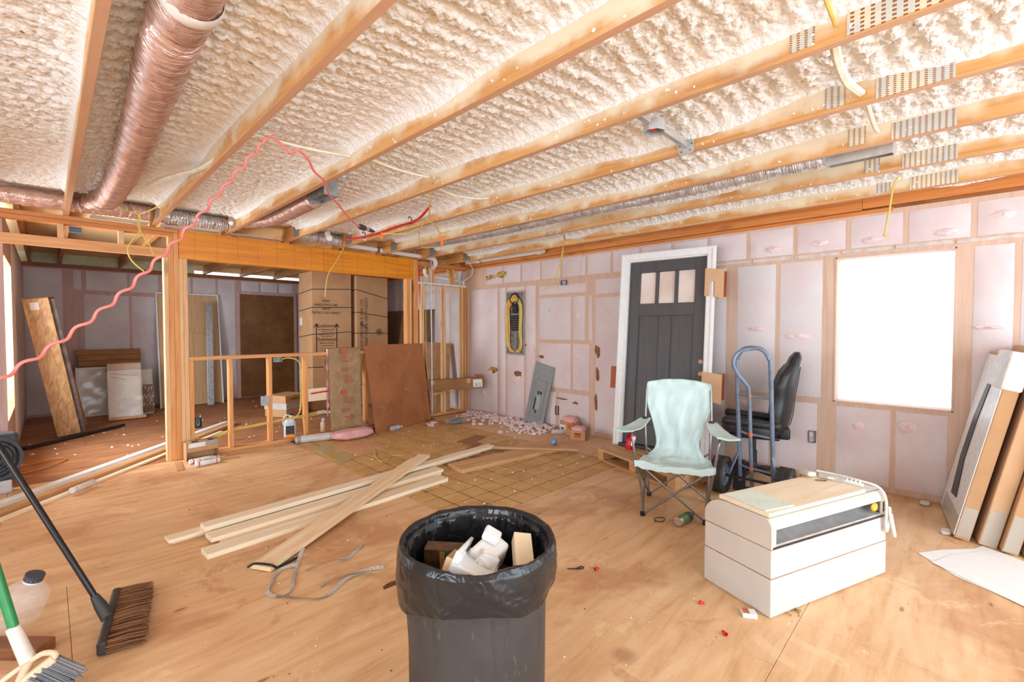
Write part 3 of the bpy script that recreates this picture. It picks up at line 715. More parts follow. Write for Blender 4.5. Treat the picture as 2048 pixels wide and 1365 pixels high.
# ------------------------------------------------------------------ mint folding camp chair
cc = thing('camp_chair', 'mint green folding camp chair with grey tube frame and cup holder arms', 'chair', (3.327, 1.528, 0), R(-68.1))
FLt, FRt, BLt, BRt = Vector((-.215, -.222, .012)), Vector((.21, -.222, .012)), Vector((-.215, .215, .012)), Vector((.235, .225, .012))
SFL, SFR, SBL, SBR = Vector((-.262, -.245, .405)), Vector((.262, -.245, .405)), Vector((-.235, .20, .40)), Vector((.24, .20, .40))
def tubepart(nm, pts, r=0.0085, par=cc, mat=M_TUBE, n=8): return MB().tube(pts, r, n).build(nm, mat, par, smooth=True)
off = Vector((0, -.012, 0))
tubepart('leg', [FLt, SFR+off]); tubepart('leg', [FRt-off, SFL]); tubepart('leg', [FLt, SBL]); tubepart('leg', [BLt, SFL]); tubepart('leg', [FRt, SBR]); tubepart('leg', [BRt, SFR]); tubepart('leg', [BLt, SBR]); tubepart('leg', [BRt, SBL])
for f, sfx in ((FLt, -1), (FRt, 1)):   # front posts with the bent arm support
    tubepart('arm_post', spline([f, (f.x+sfx*.012, f.y, .2), (sfx*.262, -.25, .40), (sfx*.268, -.262, .44), (sfx*.285, -.262, .56), (sfx*.292, -.25, .595), (sfx*.30, -.22, .607)], 6))
for b, sfx in ((BLt, -1), (BRt, 1)): tubepart('back_post', spline([b, (sfx*.24, .215, .40), (sfx*.25, .245, .62), (sfx*.245, .285, .88)], 6))
foot = MB().lathe([(0, -.012), (.017, -.012), (.02, .0), (.017, .018), (0, .022)], 12).mesh('foot', smooth=True)
for f in (FLt, FRt, BLt, BRt):
    o = mk('foot', foot, M_BLACKP, cc); o.location = f
for f in (SFL, SFR): o = mk('joint', foot, M_BLACKP, cc); o.location = f - Vector((0, 0, .025)); o.scale = (1, 1, .8)
prof = spline([(0, -.285, .395), (0, -.262, .413), (0, -.12, .375), (0, .06, .362), (0, .165, .39), (0, .225, .53), (0, .262, .70), (0, .288, .86), (0, .30, .925)], 6)
wpts = spline([(0, .262, 0), (.04, .268, 0), (.16, .262, 0), (.3, .25, 0), (.40, .24, 0), (.47, .20, 0), (.56, .158, 0), (.68, .19, 0), (.78, .235, 0), (.88, .243, 0), (.97, .243, 0), (1.0, .236, 0)], 6)
def half_w(v):
    for a, b in zip(wpts[:-1], wpts[1:]):
        if a.x <= v <= b.x + 1e-9: return a.y + (b.y-a.y)*(v-a.x)/max(1e-9, b.x-a.x)
    return wpts[-1].y
def chair_fab(u, v):
    q = v*(len(prof)-1); i = min(int(q), len(prof)-2); p = prof[i].lerp(prof[i+1], q-i); w = half_w(v); x = (u*2-1)*w; s = (u*2-1)
    z = p.z; y = p.y
    if v > 0.9: z += 0.03*(1-s*s)*(v-.9)/.1
    sag = (1-s*s); y += 0.025*sag*(1 if v > .5 else 0); z -= 0.012*sag*(1 if v < .4 else 0)
    if v < 0.03: z -= 0.03*(1-v/.03)*(0.6+.4*sag)
    wr = mnoise.noise(Vector((s*3.0+v*2, v*7, 1.3)))*0.016 + mnoise.noise(Vector((s*8-v*9, v*13, 5)))*0.009
    return (x, y - wr*(1 if v > .45 else .2), z + wr*(.3 if v > .45 else 1))
MB().shell(chair_fab, 30, 60, 0.003).build('seat_fabric', M_MINT, cc, smooth=True)
for u in (0, 1): MB().tube([chair_fab(u, k/50) for k in range(51)], 0.0045, 6).build('piping', M_MINTE, cc, smooth=True)
MB().tube([chair_fab(k/24, 1.0) for k in range(25)], 0.0045, 6).build('piping', M_MINTE, cc, smooth=True)
for s in (-1, 1):
    def armf(u, v, s=s):
        w = 0.040 + 0.042*v if v < .8 else 0.0736 - .004*(v-.8); cxx = s*(.248 + .078*v); y = .235 - .52*v
        return (cxx + (u-.5)*2*w + (s*.02*max(0, v-.75)*4), y, .632 - .012*math.sin(v*PI)*1.0 - .012*v + 0.012*abs(u-.5)*2*v)
    a = MB().shell(armf, 6, 14, 0.006).build('armrest', M_MINT, cc, smooth=True)
    MB().lathe([(0.014, -.006), (.022, -.004), (.022, .008), (.013, .008)], 12, (s*.25, .215, .637)).build('grommet', M_BLACKP, cc)
    MB().tube([armf(u, 1.0) for u in np.linspace(0, 1, 8)], 0.007, 6).build('arm_hem', M_MINTE, cc, smooth=True)
# soda can hanging in the left arm's mesh holder
M_CAN = plain('red_can', (186, 30, 44), 0.3, 0.4, var=0.2)
def can_thing(name, label, loc, rot, r, h, mat, band=None, cat='can'):
    t = thing(name, label, cat, loc, rot=rot)
    MB().lathe([(0, 0), (r*.75, 0), (r*.8, .006), (r, .016), (r, h-.014), (r*.82, h-.003), (r*.78, h), (r*.74, h-.005), (0, h-.005)], 24).build('body', mat, t, smooth=True)
    return t
st_ = cc.matrix_basis
cp = st_ @ Vector((-.318, -.215, .47))
c = can_thing('soda_can', 'red soda can hanging from the mint chair arm', cp, (R(10), R(14), 0.6), .033, .122, M_CAN)
MB().lathe([(.0331, .035), (.0331, .07)], 24, a0=3.3, a1=4.3).build('printed_label', M_WHITEP, c)
MB().lathe([(.0334, .075), (.0334, .105)], 24, a0=3.6, a1=5.0).build('lettering_band', plain('can_white', (240, 225, 225), .4), c)
# spray can under the chair
t = thing('spray_can', 'silver and green spray can lying on the floor under the mint chair', 'can', (3.03, 1.375, .035), rot=(R(90), 0, R(84)))
MB().lathe([(0, .006), (.02, .001), (.030, .003), (.0325, .010), (.0325, .16), (.030, .168), (.02, .182), (0, .184)], 24).build('body', plain('can_tin', (206, 200, 190), .28, .8), t, smooth=True)
MB().lathe([(.0328, .03), (.0328, .10)], 24, a0=0.2, a1=3.4).build('green_label', plain('can_green', (98, 158, 84), .4, var=.3, scale=40), t)
MB().lathe([(.0328, .10), (.0328, .155)], 24).build('dark_label', plain('can_dark', (86, 98, 86), .4, var=.5, scale=60), t)
MB().lathe([(.0, .183), (.014, .183), (.014, .2), (0, .2)], 14).build('nozzle', M_BLACKP, t)
c_ = MB().tube(spline([(3.0, 1.52, .004), (3.04, 1.55, .006), (3.09, 1.53, .005), (3.08, 1.49, .006), (3.02, 1.49, .005), (3.0, 1.53, .008)], 6), .003, 5).build('cable_tie_loop', M_BLACKP, smooth=True)
tag(c_, 'small dark loop of tie on the floor in front of the mint chair', 'tie')

# ------------------------------------------------------------------ hand truck
ht = thing('hand_truck', 'grey-blue steel hand truck with orange bands and pneumatic tyres', 'hand truck', (4.05, 1.18, 0), 0)
def lean(y, z, dx=0.0): return Vector((0.03 - 0.125*z + dx, y, z))
yl, yr = .125, -.125
top = 1.215
loop = [lean(yl, .10), lean(yl, .5), lean(yl, 1.06), lean(yl-.008, 1.13), lean(yl-.035, 1.185), lean(yl-.08, top), lean(yr+.08, top), lean(yr+.035, 1.185), lean(yr+.008, 1.13), lean(yr, 1.06), lean(yr, .5), lean(yr, .10)]
MB().tube(spline(loop, 6), .0165, 12).build('frame_tube', M_BLUEST, ht, smooth=True)
hl = [lean(.03, .06, -.02), lean(.03, .5, -.02), lean(.03, .86, -.025), lean(.045, .93, -.05), lean(.085, 1.0, -.09), lean(.112, 1.08, -.11), lean(.105, 1.15, -.09), lean(.07, 1.195, -.05), lean(.02, 1.21, -.01), lean(-.02, 1.215, 0)]
MB().tube(spline(hl, 6), .0145, 12).build('handle_tube', M_BLUEST, ht, smooth=True)
for z in (.83, .51, .22):
    MB().tube(spline([lean(yl, z+.015), lean(.06, z, -.008), lean(-.03, z-.005, -.004), lean(yr, z-.012)], 4), .010, 8).build('rung', M_BLUEST, ht, smooth=True)
    MB().tube([lean(.03, z-.012, -.021), lean(.03, z+.014, -.021)], .0165, 12).build('orange_band', M_ORANGE, ht, smooth=True)
ax = -.085; WR = .148
MB().tube([(ax, .30, WR), (ax, -.28, WR)], .011, 10).build('axle', M_BLACKP, ht, smooth=True)
for s in (yl, yr): MB().beam(lean(s, .36), (ax, s + (.06 if s > 0 else -.05), WR+.01), .022, .012).build('axle_bracket', M_BLUEST, ht, bevel=.002)
MB().box(.03, .042, .09, .19, .012, .27).build('toe_plate_back', plain('dark_steel', (66, 72, 84), .5, .4), ht, bevel=.003)
MB().box(.03, .15, -.19, .19, .004, .014).build('toe_plate', MATS['dark_steel'], ht, bevel=.002)
for s in (.245, -.235):
    w = MB().lathe([(WR*.62, -.035), (WR*.72, -.046), (WR*.9, -.048), (WR*.985, -.036), (WR, -.018), (WR, .018), (WR*.985, .036), (WR*.9, .048), (WR*.72, .046), (WR*.62, .035)], 48, axis='y').build('tyre', M_RUBBER, ht, smooth=True); w.location = (ax, s, WR)
    tr = MB()
    for k in range(40):
        a = 2*PI*k/40
        for j, yy in enumerate((-.032, 0, .032)):
            a2 = a + (j % 2)*PI/40; tr.obox((WR*math.cos(a2)*.995, yy, WR*math.sin(a2)*.995), (.010, .024, .014), (0, -a2, 0))
    q = tr.build('tread', M_RUBBER, w)
    h = MB().lathe([(0, -.038), (.02, -.038), (.024, -.026), (WR*.55, -.02), (WR*.62, -.034), (WR*.64, -.034), (WR*.64, .034), (WR*.55, .02), (.024, .026), (0, .038)], 32, axis='y').build('rim', M_BLUEST, w, smooth=True)

# ------------------------------------------------------------------ office chair
oc = thing('office_chair', 'black leatherette high-back office chair on a star base beside the hand truck', 'chair', (4.51, 1.34, 0), R(17))
# local: chair faces +y (to the left of the picture); back at -y
def cushion(nm, fn, nu, nv, mat, th): return MB().shell(fn, nu, nv, th).build(nm, mat, oc, smooth=True)
def rounded(nm, c, s, mat, r=.03, rot=(0, 0, 0), par=None):
    return MB().obox(c, s, rot).build(nm, mat, par or oc, bevel=r, seg=5, smooth=True)
seat = MB().grid(lambda u, v: (0.25*math.cos(2*PI*u)*(1 if v < .5 else 1)*min(1, 1.0)*[0, .72, .96, 1, .98, .8, 0][int(round(v*6))]*(abs(math.cos(2*PI*u))**-.25 if abs(math.cos(2*PI*u)) > .3 else 1.35)*.92,
                               0.02+0.26*math.sin(2*PI*u)*[0, .72, .96, 1, .98, .8, 0][int(round(v*6))]*(abs(math.sin(2*PI*u))**-.2 if abs(math.sin(2*PI*u)) > .3 else 1.27)*.95,
                               .41 + [0, 0, .02, .06, .10, .125, .135][int(round(v*6))] + .02*math.sin(2*PI*u)), 36, 6, True)
seat.build('seat', M_BLACKL, oc, smooth=True)
for s in (-1, 1): rounded('seat_bolster', (s*.225, .02, .545), (.075, .46, .07), M_BLACKL, .032, (R(3), 0, 0))
# backrest: outline swept, wings narrowing to a headrest
zs = [0.46, .54, .64, .76, .88, .98, 1.06, 1.12, 1.165]
ws = [.20, .24, .25, .235, .25, .225, .15, .125, .09]
ys = [-.20, -.215, -.23, -.245, -.262, -.28, -.30, -.318, -.33]
ts = [.05, .065, .07, .065, .065, .06, .05, .045, .02]
def bk(u, v):
    q = v*(len(zs)-1); i = min(int(q), len(zs)-2); f = q-i; L_ = lambda a: a[i]+(a[i+1]-a[i])*f
    a = 2*PI*u; cx_, sy_ = math.cos(a), math.sin(a)
    x = L_(ws)*math.copysign(abs(cx_)**.55, cx_); wing = .07*(abs(x)/.25)**2.2*(1 if v < .75 else .2)
    return (x, L_(ys) + L_(ts)*math.copysign(abs(sy_)**.7, sy_) + wing, L_(zs))
b = MB().grid(bk, 36, 40, True); n0 = len(b.v)
b.f.append(tuple(range(n0-36, n0))); b.f.append(tuple(range(36))[::-1])
b.build('backrest', M_BLACKL, oc, smooth=True)
MB().tube([Vector(bk(.75, v)) + Vector((.06, -.004, 0)) for v in np.linspace(.1, .72, 14)], .004, 6).build('seam', M_BLACKP, oc, smooth=True)
MB().tube([Vector(bk(.75, v)) + Vector((-.06, -.004, 0)) for v in np.linspace(.1, .72, 14)], .004, 6).build('seam', M_BLACKP, oc, smooth=True)
rounded('seat_pan', (0, .0, .415), (.36, .40, .03), M_BLACKP, .012); rounded('back_bracket', (0, -.235, .46), (.30, .09, .10), M_BLACKP, .02)
MB().lathe([(.032, .12), (.032, .26), (.024, .26), (.024, .41)], 20).build('gas_lift', M_BLACKP, oc, smooth=True)
MB().lathe([(.02, .06), (.06, .08), (.062, .115), (.04, .13), (.034, .15)], 20).build('hub', M_BLACKP, oc, smooth=True)
for k in range(5):
    a = 2*PI*k/5 + .3; d = Vector((math.cos(a), math.sin(a), 0))
    lg = MB().tube([d*.03 + Vector((0, 0, .10)), d*.16 + Vector((0, 0, .088)), d*.30 + Vector((0, 0, .062))], [.028, .022, .015], 8).build('base_leg', M_BLACKP, oc, smooth=True)
    cst = MB().lathe([(0, -.022), (.025, -.022), (.028, -.012), (.028, .012), (.025, .022), (0, .022)], 14, axis='x').build('caster', M_BLACKP, lg, smooth=True); cst.location = d*.30 + Vector((0, 0, .0285)); cst.rotation_euler = (0, 0, a+.7)
MB().tube([(.02, .05, .395), (.12, .10, .385), (.2, .10, .38)], .006, 6).build('tilt_lever', M_BLACKP, oc)

# ------------------------------------------------------------------ old wall unit with a board on top
M_CREAM = plain('aged_cream_enamel', (214, 206, 195), 0.45, var=0.07, scale=4)
def make_unit():
    t = NT('scuffed_cream_metal'); v = t.coord(); a = t.noise(v, 3.2, 5, .6); b = t.noise(v, 26, 4, .7)
    c = t.ramp(a, [(.3, srgb(204, 199, 192)), (.7, srgb(218, 213, 208))]); c = t.mix(t.maprange(b, .68, .74, 0, .6), c, srgb(176, 134, 92)); t.out(c, .45); return t.m
M_UNIT = make_unit()
uv = Vector((3.273-2.364, .277-.617)).normalized()
un = thing('heater_unit', 'old cream metal wall unit with a dark louvre slot, standing on the plywood floor', 'appliance', (2.364, .617, 0), math.atan2(uv.y, uv.x))
UL, UD, U1, U2, UH = .965, .39, .185, .325, .470     # length, depth, lower band, upper band, height
MB().box(0, UL, 0, UD, 0.006, U1).build('lower_casing', M_UNIT, un, bevel=.004)
MB().box(.001, UL-.001, .001, UD-.001, U1+.004, U2).build('middle_casing', M_UNIT, un, bevel=.004)
MB().box(.008, UL-.008, .008, UD-.008, 0, U1+.004).build('plinth', M_CREAM, un)
for z in (U1+.001, U2+.001): MB().box(.003, UL-.003, .003, UD-.003, z-.002, z+.004).build('rust_seam', plain('rust_seam', (176, 128, 88), .7, var=.3, scale=30), un)
# the top shell: end cheeks with rounded shoulders, top, front frame, back
prof_ = [(0.0, U2+.004), (0, UH-.05)] + [(.035 - .035*math.cos(k*PI/12), UH-.05+.05*math.sin(k*PI/12)) for k in range(1, 7)] + [(UD-.12+.12*math.sin(k*PI/12), UH-.10+.10*math.cos(k*PI/12)) for k in range(0, 7)] + [(UD, U2+.004)]
MB().prism(prof_, 0, .012, 'x').build('end_cheek', M_CREAM, un, bevel=.002); MB().prism(prof_, UL-.012, UL, 'x').build('end_cheek', M_CREAM, un, bevel=.002)
tp = prof_[6:]; outer = tp; inner = [(a*.985+.004, z-.004) for a, z in tp]
MB().grid(lambda u, v: (.012 + (UL-.024)*u, *[(outer[min(int(v*(len(outer)-1)+.5), len(outer)-1)])[q] for q in (0, 1)]), 2, len(outer)-1).build('top_shell', M_CREAM, un, smooth=True)
fz0, fz1 = U2+.012, UH-.052
front = MB()
front.prism([(0.012, U2+.004), (UL-.012, U2+.004), (UL-.012, fz0), (.012, fz0)], 0, .01, 'y')
front.build('front_sill', M_BLACKP, un)
MB().grid(lambda u, v: (.012+(UL-.024)*u, *[(prof_[1:8][min(int(v*6+.5), 6)])[q] for q in (0, 1)]), 2, 6).build('top_lip', M_CREAM, un, smooth=True)
MB().box(.012, .035, 0, .012, fz0, fz1+.005).build('front_post', M_CREAM, un, bevel=.003); MB().box(UL-.05, UL-.012, 0, .012, fz0, fz1+.005).build('front_post', M_CREAM, un, bevel=.003)
M_SLOT = plain('dark_slot_lining', (92, 84, 82), .4, .4, var=.2)
MB().grid(lambda u, v: (.03+(UL-.07)*u, .012+.10*math.sin(v*PI/2), fz0+(fz1-fz0)*(1-math.cos(v*PI/2))), 2, 10).build('slot_lining', M_SLOT, un, smooth=True)
MB().prism([(.004, fz0), (.055, fz0), (.10, fz0+.035), (.098, fz0+.045), (.05, fz0+.014), (.004, fz0+.010)], .03, UL-.05, 'x').build('louvre', plain('brushed_louvre', (222, 222, 222), .3, .55), un, smooth=True)
MB().box(UL-.04, UL-.022, -.002, .0, fz0+.02, fz1-.005).build('end_vent', M_BLACKP, un)
MB().obox((UL+.006, .03, .285), (.014, .03, .11)).build('side_clip', M_CREAM, un, bevel=.003)
rn = random.Random(5); ys_ = MB().grid(lambda u, v: (UL-.085+.03*math.cos(2*PI*u)*math.sin(PI*v)*(1+.4*mnoise.noise(Vector((u*9, v*5, 2)))), .02+.012*math.sin(2*PI*u)*math.sin(PI*v), fz0+.045+.024*math.cos(PI*v)), 12, 8, True)
yw = ys_.build('yellow_wad', plain('yellow_cloth', (232, 186, 60), .8), None, smooth=True); yw.parent = None
yw.location = un.location; yw.rotation_euler = un.rotation_euler; tag(yw, 'yellow scrap stuffed in the slot of the cream wall unit', 'scrap')
# board, booklet, plug, power block and cord lying on the unit
UM = un.matrix_basis
def on_unit(x, y, z): return UM @ Vector((x, y, z))
rzU = un.rotation_euler[2]
bd = MB().box(0, .79, 0, .285, 0, .02).build('pine_board', M_PINE, bevel=.002); bd.location = on_unit(.015, .025, UH+.001); bd.rotation_euler = (0, 0, rzU); tag(bd, 'short wide pine board lying on top of the cream wall unit', 'board')
bk_ = thing('booklet', 'pale green printed booklet on the end of the pine board', 'booklet', on_unit(.022, .05, UH+.0215), rzU+R(-3))
MB().box(0, .20, 0, .245, 0, .003).build('back_cover', plain('booklet_paper', (226, 230, 218), .7), bk_); 
def make_print():
    t = NT('printed_page'); v = t.coord((60, 14, 1)); a = t.noise(v, 3, 3); b = t.noise(t.coord(), 9, 3); f = t.math('MULTIPLY', t.maprange(a, .55, .6, 0, .5), t.maprange(b, .42, .55)); t.out(t.mix(f, srgb(226, 234, 222), srgb(140, 158, 150)), .7); return t.m
MB().box(.001, .198, .001, .243, .003, .0055).build('front_cover', make_print(), bk_)
wr = MB().tube(spline([(0, 0, 0), (.02, .008, .002), (.05, .004, .002), (.06, -.006, .001), (.03, -.01, 0), (.005, -.004, 0)], 5), .0016, 5).build('wire_ring', M_BLACKP, smooth=True); wr.location = on_unit(.70, .235, UH+.023); wr.rotation_euler = (0, 0, rzU-.6); tag(wr, 'thin dark wire loop on the pine board', 'wire')
pl = thing('power_plug_block', 'flat cream plug with metal prongs lying at the back of the wall unit', 'plug', on_unit(.735, .300, UH+.03), rzU+R(62))
MB().obox((0, 0, .012), (.105, .05, .026), (0, R(8), 0)).build('plug_body', plain('cream_plastic', (226, 214, 196), .4), pl, bevel=.008, smooth=True)
for yy in (-.012, .012): MB().obox((.042, yy, -.014), (.005, .004, .032)).build('prong', plain('brass_prong', (176, 142, 96), .35, .7), pl)
sw = thing('cord_switch_block', 'grey inline switch block on the edge of the pine board', 'switch', on_unit(.80, .20, UH+.022), rzU+R(-72))
MB().obox((0, 0, .014), (.125, .034, .028), (0, R(2), 0)).build('housing', plain('beige_plastic', (196, 186, 172), .45), sw, bevel=.004)
MB().obox((.002, -.0175, .014), (.03, .002, .01)).build('button_plate', M_WHITEP, sw); MB().obox((.105, .004, .008), (.09, .026, .012), (0, R(4), R(-4))).build('cord_rack', M_WHITEP, sw, bevel=.002)
for k in range(4): MB().obox((.075+.02*k, .0, .019), (.006, .022, .012)).build('rack_tooth', M_WHITEP, sw)
cd = [on_unit(.80, .285, UH+.05), on_unit(.84, .22, UH+.045), on_unit(.885, .10, UH+.035), on_unit(.912, .02, UH+.02), on_unit(.92, -.012, UH-.03), on_unit(.921, -.018, UH-.09), on_unit(.915, -.02, UH-.16), on_unit(.925, -.02, UH-.215), on_unit(.94, -.022, UH-.16), on_unit(.935, -.028, UH-.10), on_unit(.925, -.03, UH-.085), on_unit(.935, -.034, UH-.15), on_unit(.955, -.036, UH-.21), on_unit(.975, -.036, UH-.245), on_unit(.96, -.03, UH-.17), on_unit(.945, -.03, UH-.12)]
tag(MB().tube(spline(cd, 7), .0075, 8).build('power_cable', plain('white_cord', (234, 230, 222), .45), smooth=True), 'white power cord bundled over the end of the cream wall unit', 'cord')
# ------------------------------------------------------------------ ducts, pipes, wiring under the ceiling
def make_film(name, c1, c2, rough=0.24):
    t = NT(name); g = t.n('ShaderNodeNewGeometry'); pos = g.outputs['Position']; mp = t.n('ShaderNodeMapping'); mp.inputs['Scale'].default_value = (7, 46, 7); t.L(pos, mp.inputs[0]); a = t.noise(pos, 14, 4, .6); b = t.noise(mp.outputs[0], 1.5, 3, .6, .8)
    t.out(t.ramp(a, [(.3, srgb(*c1)), (.7, srgb(*c2))]), rough, 0.45); t.bump(b, 0.7, 0.02); return t.m
M_FILM = make_film('duct_film', (196, 152, 134), (226, 196, 184))
M_FOIL = make_film('silver_duct_film', (176, 164, 160), (222, 218, 216), .2)
M_ROMEX = plain('yellow_cable', (230, 206, 110), .45)
M_ROMEXW = plain('foamed_white_cable', (242, 232, 208), .6)
M_PVC = plain('white_pvc', (236, 232, 230), .35, var=.05)
M_PEXR = plain('red_pipe', (222, 30, 18), .35)
M_PEXW = plain('white_pipe', (226, 230, 236), .35)
M_CORD = plain('coral_cord', (248, 136, 128), .45)
def duct(name, pts, r, mat, label, n=28, k=26, seed=1, group=None, squash=1.0):
    P = spline(pts, k); R_ = []
    for i, p in enumerate(P): R_.append(r*(1 + .05*math.sin(i*1.9+seed) + .05*mnoise.noise(Vector((i*.23, seed, 0))) + (-.10 if i % 29 in (0, 1) else 0)))
    m = MB().tube(P, R_, n)
    m.v = [(x + .006*mnoise.noise(Vector((x*40, y*25, z*40+seed))), y, (2.395+.05 + (z-2.445)*squash if squash != 1 else z) + .006*mnoise.noise(Vector((x*40+7, y*25, z*40)))) for x, y, z in m.v]
    return tag(m.build(name, mat, smooth=True), label, 'duct', group)
duct('flexible_duct', [(.33, -1.2, 2.45), (.335, .6, 2.455), (.345, 1.85, 2.45), (.345, 2.2, 2.45), (.365, 2.75, 2.455), (.385, 3.4, 2.45), (.395, 4.2, 2.45), (.385, 4.9, 2.455), (.36, 5.25, 2.47), (.30, 5.5, 2.50)], .086, M_FILM, 'fat brown foil flexible duct in the left ceiling bay', seed=1, group='flexible ducts')
dc = MB().lathe([(.089, -.03), (.094, -.02), (.094, .02), (.089, .03)], 28, (.348, 1.80, 2.45), 'y').build('duct_collar', plain('milky_plastic_sheet', (232, 226, 218), .35), smooth=True); tag(dc, 'milky plastic sleeve wrapped around the fat brown duct', 'sleeve')
duct('flexible_duct', [(1.565, 3.80, 2.435), (1.57, 4.1, 2.44), (1.585, 4.45, 2.445), (1.585, 4.85, 2.455), (1.52, 5.2, 2.475), (1.40, 5.45, 2.49)], .068, M_FILM, 'short brown foil duct ending at the small steel boot', seed=5, group='flexible ducts')
duct('flexible_duct', [(3.40, .62, 2.425), (3.40, 1.0, 2.425), (3.41, 1.6, 2.425), (3.41, 2.2, 2.43), (3.42, 2.9, 2.43), (3.45, 3.6, 2.435), (3.45, 4.4, 2.445), (3.42, 5.0, 2.46), (3.36, 5.35, 2.48)], .052, M_FOIL, 'long thin silver duct running to the wide steel boot', seed=9, group='flexible ducts')
duct('trunk_duct', [(-1.4, 5.60, 2.475), (-.6, 5.59, 2.475), (.1, 5.60, 2.47), (.45, 5.60, 2.48), (.72, 5.60, 2.48)], .072, M_FILM, 'brown wrapped duct lying along the top plate at far left', seed=13)
duct('trunk_duct', [(.80, 5.60, 2.475), (1.0, 5.59, 2.478), (1.2, 5.60, 2.475), (1.36, 5.62, 2.478)], .07, M_FOIL, 'shiny silver duct stub behind the left end of the amber beam', seed=17)
duct('trunk_duct', [(2.10, 5.62, 2.478), (2.3, 5.61, 2.48), (2.5, 5.62, 2.478), (2.62, 5.62, 2.48)], .065, M_FOIL, 'crumpled silver duct stub above the middle of the amber beam', seed=21)
for x0, x1, lb in ((.30, .72, 'left'), (.82, 1.33, 'middle'), (1.42, 1.95, 'right')):
    tag(MB().box(x0, x1, 5.64, 5.78, 2.396, 2.404).build('drywall_strip', plain('grey_board', (196, 188, 184), .7)), 'narrow grey strip resting on the top plate, %s of three' % lb, 'strip', 'grey strips on the top plate')
# steel boots
b1 = thing('register_boot', 'small galvanised steel boot hanging at the end of the short duct', 'boot', (1.525, 3.56, 2.375), R(0))
for bx in ((-.055, -.052, -.15, .15, 0, .17), (.052, .055, -.15, .15, 0, .17), (-.052, .052, -.15, -.147, 0, .17), (-.052, .052, .147, .15, 0, .17), (-.052, .052, -.147, .147, .165, .168)): MB().box(*bx).build('boot_side', M_STEEL, b1)
MB().box(-.05, .05, -.145, .145, .02, .024).build('inner_flange', plain('dark_galvanised', (120, 128, 134), .4, .7), b1)
b2 = thing('register_boot', 'wide galvanised steel boot between joists above the window', 'boot', (3.50, .465, 2.375), 0)
for bx in ((-.085, -.082, -.165, .165, 0.005, .10), (.072, .075, -.165, .165, 0.035, .17), (-.082, .072, -.165, -.162, 0.01, .17), (-.082, .072, .162, .165, 0.01, .17)): MB().box(*bx).build('boot_side', plain('pale_galvanised', (214, 208, 200), .45, .5), b2)
MB().box(-.082, .072, -.16, .16, .05, .055).build('boot_throat', plain('dark_throat', (84, 90, 98), .5, .4), b2)
# bracket with a junction ring between two joists
br = thing('fan_brace', 'grey steel fixture brace with an octagonal box between two joists', 'brace', (2.05, 1.16, 2.43), 0)
M_BR = plain('grey_zinc', (206, 204, 200), .42, .5)
MB().box(0, .12, -.016, .016, -.012, .020).build('brace_bar', M_BR, br, bevel=.002); MB().box(.24, .58, -.014, .014, -.012, .018).build('brace_bar', M_BR, br, bevel=.002)
MB().lathe([(.056, .018), (.056, -.04), (.052, -.04), (.052, .014), (0, .014)], 8, (.185, 0, 0)).build('octagon_box', M_BR, br)
MB().box(.14, .20, -.01, .01, -.03, -.027).build('red_wire_tab', M_RED, br)
MB().prism([(-.05, .02), (-.05, -.03), (-.03, -.05), (.03, -.05), (.05, -.03), (.05, .02), (.02, .03), (-.02, .03)], .565, .569, 'x').build('end_plate', M_BR, br)
for yy, z_ in ((-.035, .005), (.035, .005), (-.025, -.03), (.025, -.03)): MB().lathe([(0, 0), (.004, 0), (.004, .001), (0, .001)], 8, (.563, yy, z_), 'x').build('screw', M_BLACKP, br)
# end plates where the joists bear on the wall
for i, x in enumerate(JX[5:]):
    MB().box(x-.003, x, 5.30, 5.46, JZ+.012, JZ+.13).build('nail_plate', MATS.setdefault('dark_nail_plate', plain('dark_nail_plate', (158, 150, 144), .45, .3, var=.3, scale=40)), ceil_)

# plumbing
def pipe(name, pts, r, mat, label, k=6, n=12, cat='pipe', group=None): return tag(MB().tube(spline(pts, k), r, n).build(name, mat, smooth=True), label, cat, group)
dp = thing('drain_pipe', 'white plastic drain pipe running above the beam and bending down in the short wall', 'pipe', (0, 0, 0))
MB().tube([(2.66, 5.68, 2.452), (4.02, 5.70, 2.432)], .030, 14).build('pipe_run', M_PVC, dp, smooth=True)
MB().tube(spline([(4.02, 5.70, 2.432), (4.10, 5.705, 2.43), (4.15, 5.715, 2.40), (4.165, 5.73, 2.35), (4.17, 5.80, 2.30)], 6), .034, 14).build('elbow', M_PVC, dp, smooth=True)
MB().tube(spline([(4.15, 5.985, 2.30), (4.155, 5.985, 2.24), (4.19, 5.985, 2.205), (4.26, 5.985, 2.195), (4.8, 5.985, 2.17)], 6), .030, 14).build('pipe_run', M_PVC, dp, smooth=True)
M_PRIM = plain('purple_primer', (88, 92, 130), .4)
for x in (3.08, 3.18): MB().lathe([(.0345, -.016), (.0345, .016)], 16, (x, 5.683, 2.445), 'x').build('joint_ring', M_PRIM if x > 3.1 else M_PVC, dp, smooth=True)
tag(MB().tube([(4.775, 5.72, 2.44), (4.79, 4.10, 2.44)], .036, 16).build('vent_pipe', M_PVC, smooth=True), 'thick white plastic pipe lying along the top of the right wall', 'pipe')
vp = bpy.data.objects['vent_pipe']
MB().lathe([(.045, -.05), (.045, .05)], 18, (4.787, 4.16, 2.44), 'y').build('coupling', M_PVC, vp, smooth=True); MB().lathe([(.042, -.05), (.042, .05)], 18, (4.777, 5.42, 2.44), 'y').build('coupling', M_PVC, vp, smooth=True)
MB().lathe([(.0375, -.006), (.0375, .006)], 18, (4.778, 5.36, 2.44), 'y').build('primer_ring', M_PRIM, vp)
tag(MB().tube(spline([(2.60, 5.0, 2.50), (2.62, 4.98, 2.44), (2.62, 4.95, 2.42)], 5), .032, 12).build('vent_stub', M_PVC, smooth=True), 'short white pipe stub poking out of the foam near the red pipe', 'pipe')
